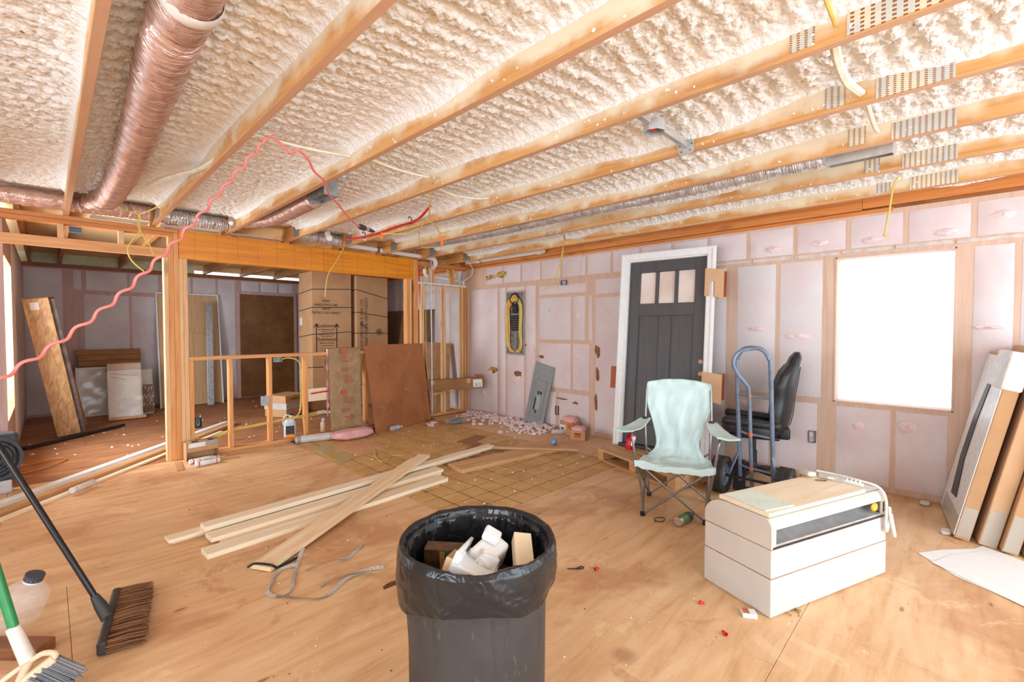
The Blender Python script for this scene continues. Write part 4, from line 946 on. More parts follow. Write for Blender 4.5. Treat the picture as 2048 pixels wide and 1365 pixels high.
tag(MB().tube(spline([(2.33, 5.33, 2.50), (2.34, 5.30, 2.43), (2.31, 5.22, 2.415)], 5), .032, 12).build('vent_stub', M_PVC, smooth=True), 'short bent white pipe stub behind the amber beam', 'pipe')
rp = pipe('red_supply_pipe', [(2.46, 5.15, 2.405), (2.52, 4.95, 2.41), (2.575, 4.6, 2.42), (2.57, 4.2, 2.43), (2.555, 3.88, 2.425), (2.50, 3.66, 2.43), (2.46, 3.52, 2.45), (2.45, 3.44, 2.48)], .0115, M_PEXR, 'red water pipe clipped along a joist near the amber beam')
for p in ((2.545, 4.85, 2.414), (2.56, 4.72, 2.43), (2.56, 3.93, 2.43)): MB().tube(spline([Vector(p)+Vector(q) for q in ((-.02, 0, .03), (-.024, 0, .045), (-.004, 0, .05), (.012, 0, .03), (.012, 0, -.012), (-.012, 0, -.016))], 4), .0045, 6).build('pipe_clip', M_BLACKP, rp, smooth=True)
pipe('red_supply_pipe', [(4.0, 5.93, 2.42), (4.005, 5.93, 2.2), (4.02, 5.93, 1.9), (4.05, 5.93, 1.5), (4.065, 5.93, 1.1), (4.075, 5.93, .5)], .012, M_PEXR, 'upright red water pipe just right of the beam post')
pipe('white_supply_pipe', [(4.165, 5.84, 2.42), (4.166, 5.84, 1.6), (4.172, 5.84, .9), (4.175, 5.84, .05)], .012, M_PEXW, 'upright white water pipe in the short stud wall')
pipe('white_supply_pipe', [(4.175, 5.835, .42), (4.4, 5.835, .43), (4.58, 5.835, .44)], .009, M_PEXW, 'short level white pipe in the short stud wall')
pipe('red_supply_pipe', [(2.30, 5.77, .56), (2.42, 5.765, .57), (2.52, 5.762, .575)], .009, M_PEXR, 'short red pipe fixed to the cleat in the half wall')
pipe('red_supply_pipe', [(2.96, 5.86, .60), (3.0, 5.86, .605), (3.03, 5.86, .61)], .009, M_PEXR, 'red pipe stub beside the draped insulation')

# electrical cable
def rx(pts, label, r=.006, mat=None, k=8, group='loose cables'): return cable('electrical_cable', pts, r, mat or M_ROMEX, label, 'cable', n=6, k=k, group=group)
rx([(.39, 4.96, 2.40), (.5, 5.15, 2.39), (.595, 5.22, 2.38), (.60, 5.22, 2.30), (.588, 5.2, 2.22), (.52, 5.2, 2.10), (.515, 5.2, 2.02), (.55, 5.2, 1.95), (.62, 5.2, 1.88)], 'yellow cable hanging in a loop before the header at left, longer strand')
rx([(.71, 4.74, 2.42), (.66, 5.0, 2.40), (.60, 5.23, 2.38), (.585, 5.21, 2.30), (.605, 5.2, 2.22), (.66, 5.19, 2.12), (.685, 5.18, 2.03)], 'yellow cable hanging in a loop before the header at left, shorter strand')
rx([(2.665, 5.60, 2.44), (2.66, 5.60, 2.40), (2.62, 5.60, 2.32), (2.55, 5.6, 2.20), (2.46, 5.6, 2.05), (2.43, 5.6, 1.92), (2.413, 5.6, 1.76)], 'yellow cable dangling in front of the amber beam')
rx([(1.93, 2.69, 2.45), (2.1, 2.95, 2.40), (2.42, 3.42, 2.385), (2.47, 3.55, 2.38), (2.62, 3.85, 2.375), (2.66, 4.2, 2.37), (2.50, 4.40, 2.38)], 'yellow cable looping from the joist down to the extension cord')
rx([(2.47, 3.55, 2.385), (2.7, 3.7, 2.38), (2.95, 3.97, 2.39), (3.1, 4.0, 2.43)], 'yellow cable sagging under the joists beside the orange tape')
rx([(2.72, 4.02, 2.385), (2.95, 4.35, 2.33), (3.1, 4.5, 2.32), (3.25, 4.5, 2.34)], 'yellow cable end curling below the thin silver duct')
rx([(4.10, 3.22, 2.44), (4.35, 3.40, 2.43), (4.60, 3.60, 2.50), (4.62, 3.64, 2.30), (4.61, 3.69, 2.08), (4.60, 3.71, 1.77)], 'yellow cable hanging before the right wall, straight strand')
rx([(4.12, 3.22, 2.44), (4.37, 3.40, 2.43), (4.61, 3.60, 2.49), (4.62, 3.67, 2.25), (4.60, 3.73, 2.05), (4.60, 3.85, 1.93), (4.60, 3.93, 1.88)], 'yellow cable hanging before the right wall, kinked strand')
rx([(4.46, .36, 2.50), (4.45, .385, 2.42), (4.45, .405, 2.25), (4.45, .425, 2.10), (4.45, .43, 2.075), (4.46, .40, 2.065)], 'cream cable hanging straight down above the window', .0065)
rx([(.76, 2.83, 2.47), (.79, 2.92, 2.43), (.80, 3.1, 2.43), (.77, 3.3, 2.43), (.73, 3.63, 2.43), (.66, 3.9, 2.44), (.59, 4.15, 2.44), (.56, 4.4, 2.45)], 'pair of foam-coated white cables beside the fat duct', .015, M_ROMEXW)
rx([(.80, 2.85, 2.46), (.95, 2.80, 2.44), (1.15, 2.78, 2.44), (1.37, 2.78, 2.46)], 'foam-coated cable crossing the bay where the coral cord hangs', .0085, M_ROMEXW)
rx([(1.45, 2.74, 2.47), (1.65, 2.72, 2.44), (1.85, 2.73, 2.445), (1.99, 2.74, 2.46)], 'foam-coated cable crossing the second bay past the coral cord', .0085, M_ROMEXW)
rx([(2.06, 2.90, 2.47), (2.3, 2.92, 2.44), (2.5, 2.88, 2.445), (2.61, 2.84, 2.46)], 'foam-coated cable crossing the third bay past the coral cord', .0085, M_ROMEXW)
rx([(2.68, 2.84, 2.47), (2.9, 2.82, 2.45), (3.1, 2.82, 2.45), (3.24, 2.83, 2.46)], 'foam-coated cable crossing the bay of the thin silver duct', .0075, M_ROMEXW)
rx([(2.05, .36, 2.48), (2.20, .37, 2.435), (2.40, .37, 2.425), (2.55, .35, 2.43), (2.61, .345, 2.44)], 'thick white foam-coated cable beside the nail plates', .017, M_ROMEXW)
rx([(2.69, .345, 2.47), (2.85, .34, 2.43), (3.05, .345, 2.43), (3.22, .35, 2.45)], 'white cable one bay nearer the window than the thick one', .010, M_ROMEXW)
rx([(1.42, .345, 2.48), (1.65, .335, 2.45), (1.85, .335, 2.44), (1.99, .34, 2.45)], 'yellow cable entering a joist beside the small nail plate', .0075)
rx([(4.58, 5.62, 2.44), (4.68, 5.55, 2.40), (4.80, 5.60, 2.32), (4.84, 5.70, 2.22), (4.76, 5.80, 2.14), (4.70, 5.83, 2.11)], 'white cable bowing down at the wall corner', .007, M_ROMEXW)
random.seed(21)
for k in range(9):
    x = 4.56+.028*k; y = 5.98 + .012*(k % 3)
    rx([(x-.04, y, 2.44), (x, y, 2.36), (x+.03+.02*random.random(), y, 2.25), (x+.06+.05*random.random(), y+.01, 2.14), (4.80+.008*k, y, 2.04), (4.835+.004*k, y-.02, 1.6), (4.835+.004*k, y, 1.0+.1*(k % 4))], 'yellow cable in the bundle dropping through the wall corner', .0055, group='cable bundle in the corner', k=6)
rx([(4.10, 5.90, 2.42), (4.105, 5.90, 2.2), (4.105, 5.9, 1.6), (4.11, 5.90, .9), (4.13, 5.88, .55)], 'upright yellow cable beside the upright red pipe', .0065)
for dz in (0, .018, .034): rx([(1.09, 5.84, .17+dz), (1.2, 5.84, .13+dz), (1.43, 5.845, .22+dz*.5), (1.7, 5.845, .235+dz*.6), (1.84, 5.845, .25+dz*.4), (2.1, 5.845, .27+dz*.5), (2.25, 5.845, .26+dz), (2.5, 5.845, .29+dz)], 'yellow cable threaded low through the half wall studs, %s of three' % {0: 'lowest', .018: 'middle', .034: 'uppermost'}[dz], .0055, group='cables threaded through the half wall', k=6)
for dz in (0, .022): rx([(1.97, 5.845, 1.0), (2.08, 5.845, 1.01+dz*.4), (2.19, 5.845, .95), (2.215-dz*.5, 5.845, .75), (2.21-dz*.6, 5.845, .45), (2.16, 5.845, .30), (2.02, 5.845, .265)], 'yellow cable dropping from the grey box to the low run, %s of two' % ('right' if dz == 0 else 'left'), .0055, group='cables dropping in the half wall', k=6)
for dz in (0, .015): rx([(4.16, 5.82, .35+dz), (4.4, 5.83, .36+dz*.5), (4.47, 5.90, .40), (4.62, 5.90, .33+dz), (4.82, 5.90, .44)], 'yellow cable strand low in the short stud wall, %s of two' % ('lower' if dz == 0 else 'upper'), .006, group='cables low in the short stud wall', k=6)
# orange tapes
for loc, h, lb in (((2.50, 4.385, 2.345), .055, 'flag of orange tape where the coral plug meets the cable'), ((2.99, 3.99, 2.31), .09, 'long strip of orange tape hanging from the sagging cable')):
    o = MB().obox((0, 0, 0), (.028, .003, h), (0, R(4), 0)).build('orange_tape', plain('orange_tape', (250, 128, 20), .5), bevel=.0005, seg=1); o.location = loc; o.rotation_euler = (0, 0, R(-45)); tag(o, lb, 'tape')
# coral extension cord with its coil
def coil(pts, amp, wl, k=40):
    P = spline(pts, k); out = []; s = 0
    for i, p in enumerate(P):
        if i: s += (P[i]-P[i-1]).length
        t = (P[min(i+1, len(P)-1)] - P[max(i-1, 0)]).normalized(); a = t.cross(Vector((0, 0, 1))); a = a.normalized() if a.length > .01 else Vector((1, 0, 0)); b = t.cross(a)
        ph = 2*PI*s/wl; out.append(p + (a*math.cos(ph) + b*math.sin(ph))*amp)
    return out
ec = thing('extension_cord', 'coral red coiled extension cord slung from the ceiling joist', 'cord', (0, 0, 0))
MB().tube(coil([(-.35, 2.25, 1.02), (-.192, 2.469, 1.122), (-.124, 2.545, 1.184), (.023, 2.614, 1.305), (.213, 2.643, 1.497), (.398, 2.677, 1.729), (.571, 2.725, 1.968), (.715, 2.757, 2.184), (.847, 2.744, 2.381)], .0085, .105, 24), .0065, 8).build('cord_run', M_CORD, ec, smooth=True)
MB().tube(spline([(.847, 2.744, 2.381), (.87, 2.73, 2.42), (.93, 2.75, 2.42), (1.0, 2.775, 2.385), (1.035, 2.745, 2.40), (1.12, 2.82, 2.39), (1.22, 2.97, 2.375), (1.34, 3.1, 2.37), (1.50, 3.38, 2.365), (1.64, 3.55, 2.36), (1.83, 3.8, 2.355), (1.98, 3.98, 2.345), (2.12, 4.12, 2.345)], 7), .0075, 8).build('cord_run', M_CORD, ec, smooth=True)
dd = (Vector((2.44, 4.38, 2.375)) - Vector((2.12, 4.12, 2.345))).normalized(); p0 = Vector((2.11, 4.11, 2.345))
MB().tube([p0, p0+dd*.02, p0+dd*.11, p0+dd*.135], [.016, .026, .026, .018], 14).build('socket', plain('grey_rubber', (74, 66, 66), .6), ec, smooth=True)
MB().tube([p0+dd*.135, p0+dd*.20], .019, 14).build('plug_neck', plain('tan_band', (226, 190, 160), .5), ec, smooth=True); MB().tube([p0+dd*.20, p0+dd*.22, p0+dd*.36], [.021, .021, .010], 14).build('plug', plain('grey_rubber', (74, 66, 66), .6), ec, smooth=True)
# blue and grey electrical boxes
M_BOXB = plain('blue_box', (74, 104, 132), .5); M_BOXG = plain('grey_box', (176, 184, 190), .45, .3)
def ebox(label, loc, size, mat, rz=0, wires=True):
    t = thing('electrical_box', label, 'electrical box', loc, rz); a, b, c = size
    for bx in ((-a/2, -a/2+.004, 0, b, -c/2, c/2), (a/2-.004, a/2, 0, b, -c/2, c/2), (-a/2, a/2, 0, b, -c/2, -c/2+.004), (-a/2, a/2, 0, b, c/2-.004, c/2), (-a/2, a/2, b-.004, b, -c/2, c/2)): MB().box(*bx).build('box_wall', mat, t)
    if wires: MB().tube(spline([(-.01, b*.8, c*.3), (-.012, b*.3, -.01), (.0, b*.2, -.025), (.01, b*.5, 0), (.006, b*.8, c*.35)], 4), .004, 6).build('wire', M_ROMEX, t, smooth=True)
    return t
ebox('grey blue box with wires under the half wall top plate', (1.925, 5.80, 1.0), (.095, .06, .055), M_BOXG, wires=True)
ebox('open blue box on the first stud of the half wall', (1.125, 5.80, .36), (.06, .07, .11), M_BOXB)
gb = thing('electrical_box', 'closed pale grey box on the middle stud of the half wall', 'electrical box', (1.785, 5.795, .52)); MB().box(-.04, .04, 0, .05, -.05, .06).build('cover', M_BOXG, gb, bevel=.004)
ebox('blue outlet box low on the right wall beside the window', (WX-.03, .955, .385), (.055, .05, .105), M_BOXB, R(-90))
ebox('small blue box high on the right wall left of the door', (WX-.025, 3.825, 1.99), (.09, .04, .06), M_BOXB, R(-90), False)
ebox('open dark box low on the right wall beside the small cartons', (WX-.02, 3.94, .25), (.05, .04, .12), plain('dark_box', (52, 54, 58), .5), R(-90), False)
tag(MB().box(.165, .25, 5.915, 5.96, 2.27, 2.345).build('electrical_box_blank', M_BOXB, bevel=.003), 'blue box on the joist behind the left header', 'electrical box')
# breaker panel tub in the right wall
bp = thing('breaker_panel', 'open breaker panel full of yellow wires in the right wall', 'breaker panel', (WX, 0, 0))
MB().box(-.012, .0, 4.56, 4.91, 1.0, 1.91).build('tub_back', plain('tub_dark', (150, 142, 132), .5, .2, var=.4, scale=14), bp)
for bx in ((-.024, -.0, 4.548, 4.562, .99, 1.92), (-.024, 0, 4.90, 4.914, .99, 1.92), (-.024, 0, 4.56, 4.90, .985, 1.0), (-.024, 0, 4.56, 4.90, 1.905, 1.92)): MB().box(*bx).build('tub_rim', M_BOXG, bp)
for k in range(7): MB().box(-.034, -.012, 4.64, 4.80, 1.34+.034*k, 1.366+.034*k).build('breaker', M_BLACKP, bp, bevel=.003)
MB().box(-.045, -.012, 4.68, 4.77, 1.60, 1.72).build('main_breaker', M_BLACKP, bp, bevel=.006)
for k in range(10): MB().box(-.028, -.012, 4.69, 4.75, 1.08+.024*k, 1.094+.024*k).build('bus_tab', M_STEEL, bp)
random.seed(4)
for k in range(40):
    y0 = random.uniform(4.60, 4.88); s = -1 if k % 2 else 1; ye = 4.73 + s*random.uniform(.10, .155); zt = random.uniform(1.8, 1.89)
    MB().tube(spline([(-.02, y0*.4+4.73*.6, zt), (-.035-.01*random.random(), ye, 1.66+.1*random.random()), (-.03-.012*random.random(), ye + random.uniform(-.02, .02), 1.35), (-.03, ye, 1.12), (-.022, 4.73+s*random.uniform(.0, .1), 1.02)], 5), .0055, 5).build('wire', M_ROMEX if k % 5 else plain('orange_wire', (246, 142, 24), .45), bp, smooth=True)
for s in (-1, 1): MB().tube(spline([(-.03, 4.73+s*.02, 1.72), (-.04, 4.73+s*.09, 1.80), (-.04, 4.73+s*.05, 1.87), (-.02, 4.73, 1.90)], 5), .010, 6).build('service_cable', M_BLACKP, bp, smooth=True)
for k, (y, z) in enumerate([(5.25, 2.17), (5.05, 2.20), (5.0, 2.19), (5.22, .74)]):
    for q in range(3): MB().tube(spline([(WX-.03, y-.09, z-.02+.015*q), (WX-.036, y, z+.025*q-.01), (WX-.03, y+.08, z-.03+.01*q)], 4), .0055, 5).build('wire_loop', M_ROMEX, wall_r, smooth=True)
# foam crumbs along the rim and spray drips
# ------------------------------------------------------------------ things on and around the half wall
def slab(name, bl, br_, tr, tl, th, mat, label, cat, parent=None, bevel=.001):
    bl, br_, tr, tl = map(Vector, (bl, br_, tr, tl)); n = (br_-bl).cross(tl-bl).normalized()*th
    o = MB().add([bl, br_, tr, tl, bl-n, br_-n, tr-n, tl-n], [(0,1,2,3),(7,6,5,4),(4,5,1,0),(5,6,2,1),(6,7,3,2),(7,4,0,3)]).build(name, mat, parent, bevel=bevel, seg=1)
    return tag(o, label, cat) if label else o
def make_hard():
    t = NT('brown_hardboard'); g = t.n('ShaderNodeNewGeometry'); pos = g.outputs['Position']; a = t.noise(pos, 2.5, 5); b = t.noise(pos, 40, 2, .4)
    c = t.ramp(a, [(.3, srgb(150, 90, 50)), (.7, srgb(178, 114, 68))]); c = t.mix(t.maprange(b, .74, .76, 0, .9), c, srgb(236, 208, 176)); t.out(c, .6); return t.m
M_HARD = make_hard()
slab('hardboard_sheet', (3.0, 5.45, .001), (3.90, 5.63, .001), (3.83, 5.775, 1.135), (3.015, 5.770, 1.135), .006, M_HARD, 'large speckled brown hardboard sheet leaning on the half wall', 'board')
slab('hardboard_sheet', (3.50, 5.60, .001), (4.045, 5.69, .001), (3.97, 5.792, 1.15), (3.05, 5.785, 1.15), .004, M_HARD, 'second brown hardboard sheet half hidden behind the speckled one', 'board')
# insulation batt draped over the half wall
ib = thing('insulation_roll', 'brown paper faced insulation batt draped over the half wall', 'insulation', (0, 0, 0))
def make_kraft():
    t = NT('kraft_facing'); v = t.coord(); a = t.noise(v, 7, 5, .65); b = t.noise(v, 28, 3); t.out(t.ramp(a, [(.3, srgb(160, 128, 92)), (.7, srgb(190, 158, 118))]), .8); t.bump(t.math('ADD', a, b), .5, .02); return t.m
M_KRAFT = make_kraft()
kp = spline([(0, 5.915, .80), (0, 5.91, 1.0), (0, 5.88, 1.105), (0, 5.82, 1.118), (0, 5.775, 1.08), (0, 5.755, .85), (0, 5.745, .5), (0, 5.73, .22), (0, 5.68, .10), (0, 5.56, .075), (0, 5.46, .085)], 5)
def kraft(u, v):
    q = v*(len(kp)-1); i = min(int(q), len(kp)-2); p = kp[i].lerp(kp[i+1], q-i); tw = .5+.5*math.tanh((v-.82)*14)
    x = 2.735 + (u-.5)*(.425 + .06*tw + .015*math.sin(v*17)) + .012*mnoise.noise(Vector((v*7, u, 3))) + .05*tw*(u-.2)
    n = mnoise.noise(Vector((u*5, v*14, 2)))*.012 + mnoise.noise(Vector((u*14, v*30, 7)))*.006
    return (x, p.y + n - .01*math.cos((u-.5)*PI), p.z + n*.4)
g_ = MB().shell(kraft, 18, 60, .002); g_.build('kraft_facing', M_KRAFT, ib, smooth=True)
def fleece(name, c, s, seed, par, mat=None, n=18):
    def fn(u, v):
        a, b = 2*PI*u, PI*v; d = Vector((math.cos(a)*math.sin(b), math.sin(a)*math.sin(b), math.cos(b)))
        d = Vector([math.copysign(abs(q)**.6, q) for q in d]); k = 1 + .16*mnoise.noise(d*2.3+Vector((seed, 0, 0))) + .10*mnoise.noise(d*6+Vector((0, seed, 0)))
        return (c[0]+d.x*s[0]*k, c[1]+d.y*s[1]*k, c[2]+d.z*s[2]*k)
    return MB().grid(fn, n, n//2+2, True).build(name, mat or M_FIB, par, smooth=True)
M_PINKF = plain('pink_fibreglass', (246, 186, 186), .9, var=.12, scale=14, bump=.8, bscale=60)
fleece('pink_core', (2.66, 5.40, .062), (.25, .10, .058), 3, ib, M_PINKF, 26)
MB().grid(lambda u, v: (2.505 + .018*mnoise.noise(Vector((v*9, u*3, 4))), 5.75+.05*u, .25+.86*v), 3, 24).build('pink_edge', M_PINKF, ib, smooth=True)
M_REDI = plain('red_print', (206, 96, 80), .7)
for z in (1.0, .47):
    text('PINK\nNEXT GEN\nFIBERGLAS', .034, M_REDI, ib, (2.69, 5.722 if z > .9 else 5.712, z-.02), (R(92), 0, 0), sx=.9, align='LEFT'); text('R13', .075, M_REDI, ib, (2.67, 5.72 if z > .9 else 5.70, z-.16), (R(91), 0, 0), align='LEFT', sx=.85)
    MB().box(2.665, 2.73, 5.718 if z > .9 else 5.707, 5.722, z+.045, z+.10).build('print_block', M_REDI, ib)
    for k in range(5): MB().box(2.70+.02*random.random(), 2.80+.03*random.random(), 5.716 if z > .9 else 5.702, 5.722, z-.25-.022*k, z-.242-.022*k).build('print_line', M_REDI, ib)
# cleat
tag(MB().box(2.275, 2.64, 5.795-.0, 5.833, .46, .62).build('pine_cleat', M_PINE, bevel=.002), 'short pine cleat board between two half wall studs', 'board')
# plastic roll on the floor
rl = thing('plastic_roll', 'clear wrapped white roll lying at the foot of the half wall', 'roll', (2.05, 5.63, .047), rot=(0, 0, math.atan2(5.52-5.63, 2.46-2.05)))
MB().lathe([(.0, .0), (.03, 0), (.034, .006), (.046, .006), (.047, .012), (.047, .42), (0, .42)], 24, axis='x').build('roll', plain('milky_film', (222, 216, 210), .3), rl, smooth=True)
MB().lathe([(.0475, .015), (.0475, .06)], 24, axis='x').build('end_band', plain('grey_film', (156, 156, 160), .3), rl); MB().lathe([(.012, -.002), (.03, -.002), (.03, .004), (.012, .004)], 18, axis='x').build('core', M_WHITEP, rl)
# grey jug
jg = thing('detergent_jug', 'grey plastic jug with black and orange label behind the half wall studs', 'jug', (2.10, 5.935, 0), R(-20))
def jugf(u, v):
    a = 2*PI*u; pr = [(.062, .04, 0), (.068, .044, .015), (.07, .045, .16), (.064, .042, .21), (.045, .034, .255), (.022, .022, .275), (.02, .02, .295)]; q = v*6; i = min(int(q), 5); f = q-i; r = [pr[i][k]+(pr[i+1][k]-pr[i][k])*f for k in range(3)]
    c, s = math.cos(a), math.sin(a); return (r[0]*math.copysign(abs(c)**.6, c) + (.02 if v > .6 else 0)*min(1, (v-.6)*3), r[1]*math.copysign(abs(s)**.6, s), r[2])
MB().grid(jugf, 28, 24, True).build('jug_body', plain('jug_grey', (196, 202, 206), .35), jg, smooth=True)
MB().tube(spline([(.03, 0, .27), (-.03, 0, .30), (-.066, 0, .26), (-.07, 0, .18)], 6), .011, 8).build('handle', MATS['jug_grey'], jg, smooth=True); MB().lathe([(.02, .29), (.02, .315), (0, .315)], 14, (.02, 0, 0)).build('cap', M_BLACKP, jg)
MB().box(-.045, .05, -.0465, -.0455, .03, .17).build('label', plain('jug_label_dark', (58, 56, 54), .5, var=.6, scale=60), jg); MB().box(-.045, .05, -.048, -.046, .03, .065).build('orange_label', plain('jug_orange', (240, 150, 30), .5), jg)
fb = thing('foam_bottle', 'small cream bottle with clear wrapped cap standing behind the half wall', 'bottle', (2.505, 5.915, 0)); MB().lathe([(0, 0), (.03, 0), (.033, .006), (.033, .14), (.026, .155), (.012, .16)], 18).build('bottle_body', plain('cream_bottle', (226, 196, 160), .5), fb, smooth=True); MB().lathe([(.014, .16), (.022, .175), (.018, .205), (0, .21)], 12).build('cap', glass_mat('clear_plastic', (225, 228, 232), .12, .5), fb, smooth=True)
# caulk carton and tubes by the post
cbx = thing('caulk_carton', 'open cardboard carton with a printed flap beside the post', 'carton', (.985, 5.66, 0), R(4))
for nm, bx in (('carton_wall', (0, .29, 0, .003, .09, .19)), ('carton_wall', (0, .29, .12, .123, 0, .19)), ('carton_wall', (0, .003, 0, .123, 0, .19)), ('carton_wall', (.287, .29, 0, .123, 0, .19)), ('carton_top', (0, .29, 0, .123, .187, .19)), ('carton_floor', (0, .29, 0, .123, 0.0, .003))): MB().box(*bx).build(nm, M_CARD if nm != 'carton_wall' else M_CARD, cbx)
MB().box(.02, .17, -.002, 0, .135, .18).build('white_label', M_WHITEP, cbx); MB().box(.17, .288, -.002, 0, .155, .18).build('blue_strip', plain('light_blue', (150, 176, 204), .5), cbx); MB().box(.05, .11, .0, .06, .1901, .1912).build('printed_bars', M_INK, cbx); MB().box(.2, .25, .0, .06, .1901, .1912).build('printed_bars', M_INK, cbx)
M_TUBEW = plain('white_tube', (238, 234, 230), .35)
def caulk(loc, rz, lb, band=(214, 60, 44)):
    t = thing('caulk_tube', lb, 'caulk tube', loc, rz, 'caulk tubes by the post'); M_ = plain('band_%d' % band[0], band, .4)
    MB().lathe([(0, 0), (.024, 0), (.025, .004), (.025, .21), (.02, .216), (.006, .218), (.0045, .225), (.0035, .28), (0, .281)], 18, (0, 0, .025), 'x').build('tube_body', M_TUBEW, t, smooth=True)
    MB().lathe([(.0253, .028), (.0253, .036)], 18, (0, 0, .025), 'x').build('red_band', M_, t); MB().lathe([(.0253, .185), (.0253, .195)], 18, (0, 0, .025), 'x').build('red_band', M_, t)
    MB().lathe([(.0254, .06), (.0254, .15)], 18, (0, 0, .025), 'x', a0=2.6, a1=4.0).build('tube_label', plain('tube_blue', (120, 156, 200), .4), t)
    return t
caulk((.985, 5.53, 0), R(8), 'white caulk tube lying nearest the open carton'); caulk((1.03, 5.475, 0), R(12), 'white caulk tube with blue label, middle of the three by the post'); t_ = caulk((1.22, 5.41, 0), R(190), 'white caulk tube with its nozzle to the left, in front of the other two')
tag(MB().box(1.16, 1.40, 5.455, 5.50, 0, .02).build('wood_scrap', M_OLDB, bevel=.002), 'short wood offcut beside the caulk tubes', 'wood scrap'); 
tag(MB().obox((.90, 5.52, .004), (.055, .36, .008), (0, 0, R(-6))).build('wood_scrap', M_OLDB, bevel=.001), 'flat pale shim strip on the floor at the foot of the post', 'wood scrap')

# ------------------------------------------------------------------ cartons in the room beyond
def straps(t, w, d, zs):
    for z0, z1 in zs:
        MB().add([(-.002, -.003, z0), (w+.002, -.003, z1), (w+.002, -.003, z1+.012), (-.002, -.003, z0+.012), (-.003, d, z0-.05), (-.003, d, z0-.038)], [(0, 1, 2, 3), (0, 3, 5, 4)]).build('strap', M_BLACKP, t)
ca = thing('cabinet_carton', 'tall brown cabinet carton with arrows and Cabinetry print', 'carton', (3.10, 7.71, 0), 0, 'tall cabinet cartons')
MB().box(0, .69, 0, .55, 0, 2.33).build('carton_body', M_CARD, ca, bevel=.006)
straps(ca, .69, .55, ((2.02, 2.06), (1.72, 1.74), (1.27, 1.31), (.72, .70)))
F_ = (R(90), 0, 0); YF = -.0015
text('FRONT\nHANDLE WITH CARE\nFRENTE\nTRATELO CON CUIDADO', .058, M_INK, ca, (.24, YF, 1.74), F_, sx=.72, spacing=1.15)
text('Cabinetry', .085, M_INK, ca, (.245, YF, 1.42), F_); text('for Kitchen & Bath', .036, M_INK, ca, (.245, YF, 1.355), F_); text('Handle with Care', .036, M_INK, ca, (.245, YF, 1.27), F_)
text('Gabinetes', .085, M_INK, ca, (.245, YF, 1.19), F_); text('Banos y Cocinas', .036, M_INK, ca, (.245, YF, 1.13), F_)
for z in (1.315, 1.235, 1.08, 1.03): MB().box(.15, .34, YF-.0008, YF, z, z+.006).build('print_rule', M_INK, ca)
for x in (.07, .42): MB().box(x-.007, x+.007, YF-.0008, YF, .92, 1.44).build('print_arrow', M_INK, ca); MB().prism([(x-.05, 1.40), (x, 1.46), (x+.05, 1.40), (x+.035, 1.395), (x, 1.435), (x-.035, 1.395)], YF-.0008, YF, 'y').build('print_arrow', M_INK, ca)
S_ = (R(90), 0, R(-90))
def side_text(body, y, z, size): 
    o = text(body, size, M_INK, ca, (-.0015, y, z), (0, 0, 0), sx=.7); o.matrix_local = Matrix.Translation((-.0015, y, z)) @ Matrix(((0, 0, -1, 0), (0, -1, 0, 0), (1, 0, 0, 0), (0, 0, 0, 1))).inverted_safe().to_4x4() if False else o.matrix_local
    o.rotation_euler = Euler((R(90), R(-90), R(-90)), 'XYZ'); o.rotation_euler = (Matrix(((0, 0, -1), (0, 1, 0), (1, 0, 0)))).to_euler(); return o
side_text('DO NOT OPEN WITH\nA SHARP OBJECT', .16, 1.2, .07); side_text('NO SE ABRA CON\nUN OBJETO AGUDO', .16, 1.72, .07)
MB().box(-.002, 0, .42, .52, 1.43, 1.56).build('white_label', M_WHITEP, ca)
cb = thing('cabinet_carton', 'tall brown cabinet carton with sideways print and a round stamp', 'carton', (3.86, 7.66, 0), 0, 'tall cabinet cartons')
MB().box(0, .62, 0, .55, 0, 2.31).build('carton_body', M_CARD, cb, bevel=.006)
straps(cb, .62, .55, ((2.06, 1.92), (1.66, 1.58), (1.29, 1.28)))
VT = Matrix(((0, -1, 0), (0, 0, -1), (1, 0, 0))).to_euler()
for body, x, z in (('NO SE ABRA CON\nUN OBJETO AGUDO', .145, 1.66), ('DO NOT OPEN WITH\nA SHARP OBJECT', .145, 1.22)): text(body, .085, M_INK, cb, (x, YF, z), VT, sx=.68)
MB().add([(.08, YF-.001, 1.46), (.10, YF-.001, 1.46), (.21, YF-.001, 1.37), (.19, YF-.001, 1.37)], [(0, 1, 2, 3)]).build('print_slash', M_INK, cb)
for r0, r1 in ((.062, .052), (.036, .0)): MB().lathe([(r0, 0), (r1, 0)], 28, (.44, YF-.0006, 1.31), 'y').build('round_stamp', M_INK if r1 else plain('stamp_mid', (120, 84, 54), .8), cb)
sbx = Vector((2.944-2.567, 7.605-7.391)); ang = math.atan2(sbx.y, sbx.x)
def flatbox(label, z, h, mat, dx=0, rz=0, nm='flat_carton'):
    t = thing(nm, label, 'carton', (2.567+dx, 7.391, z), ang+rz, 'flat cartons stacked behind the half wall'); MB().box(0, .44, 0, .40, 0, h).build('carton_body', mat, t, bevel=.004)
    return t
flatbox('flat brown carton at the bottom of the stack behind the half wall', 0, .115, M_CARD); q = flatbox('white wrapped flat pack in the middle of the stack behind the half wall', .116, .10, plain('wrapped_white', (206, 200, 198), .3), .0, R(2)); MB().box(-.002, .442, -.002, .0, .02, .08).build('plastic_film', M_TAPE, q)
q = flatbox('flat brown carton with black print on top of the stack behind the half wall', .217, .115, M_CARD, -.01, R(-3)); text('CABINETS', .05, M_INK, q, (.2, -.0015, .055), F_)
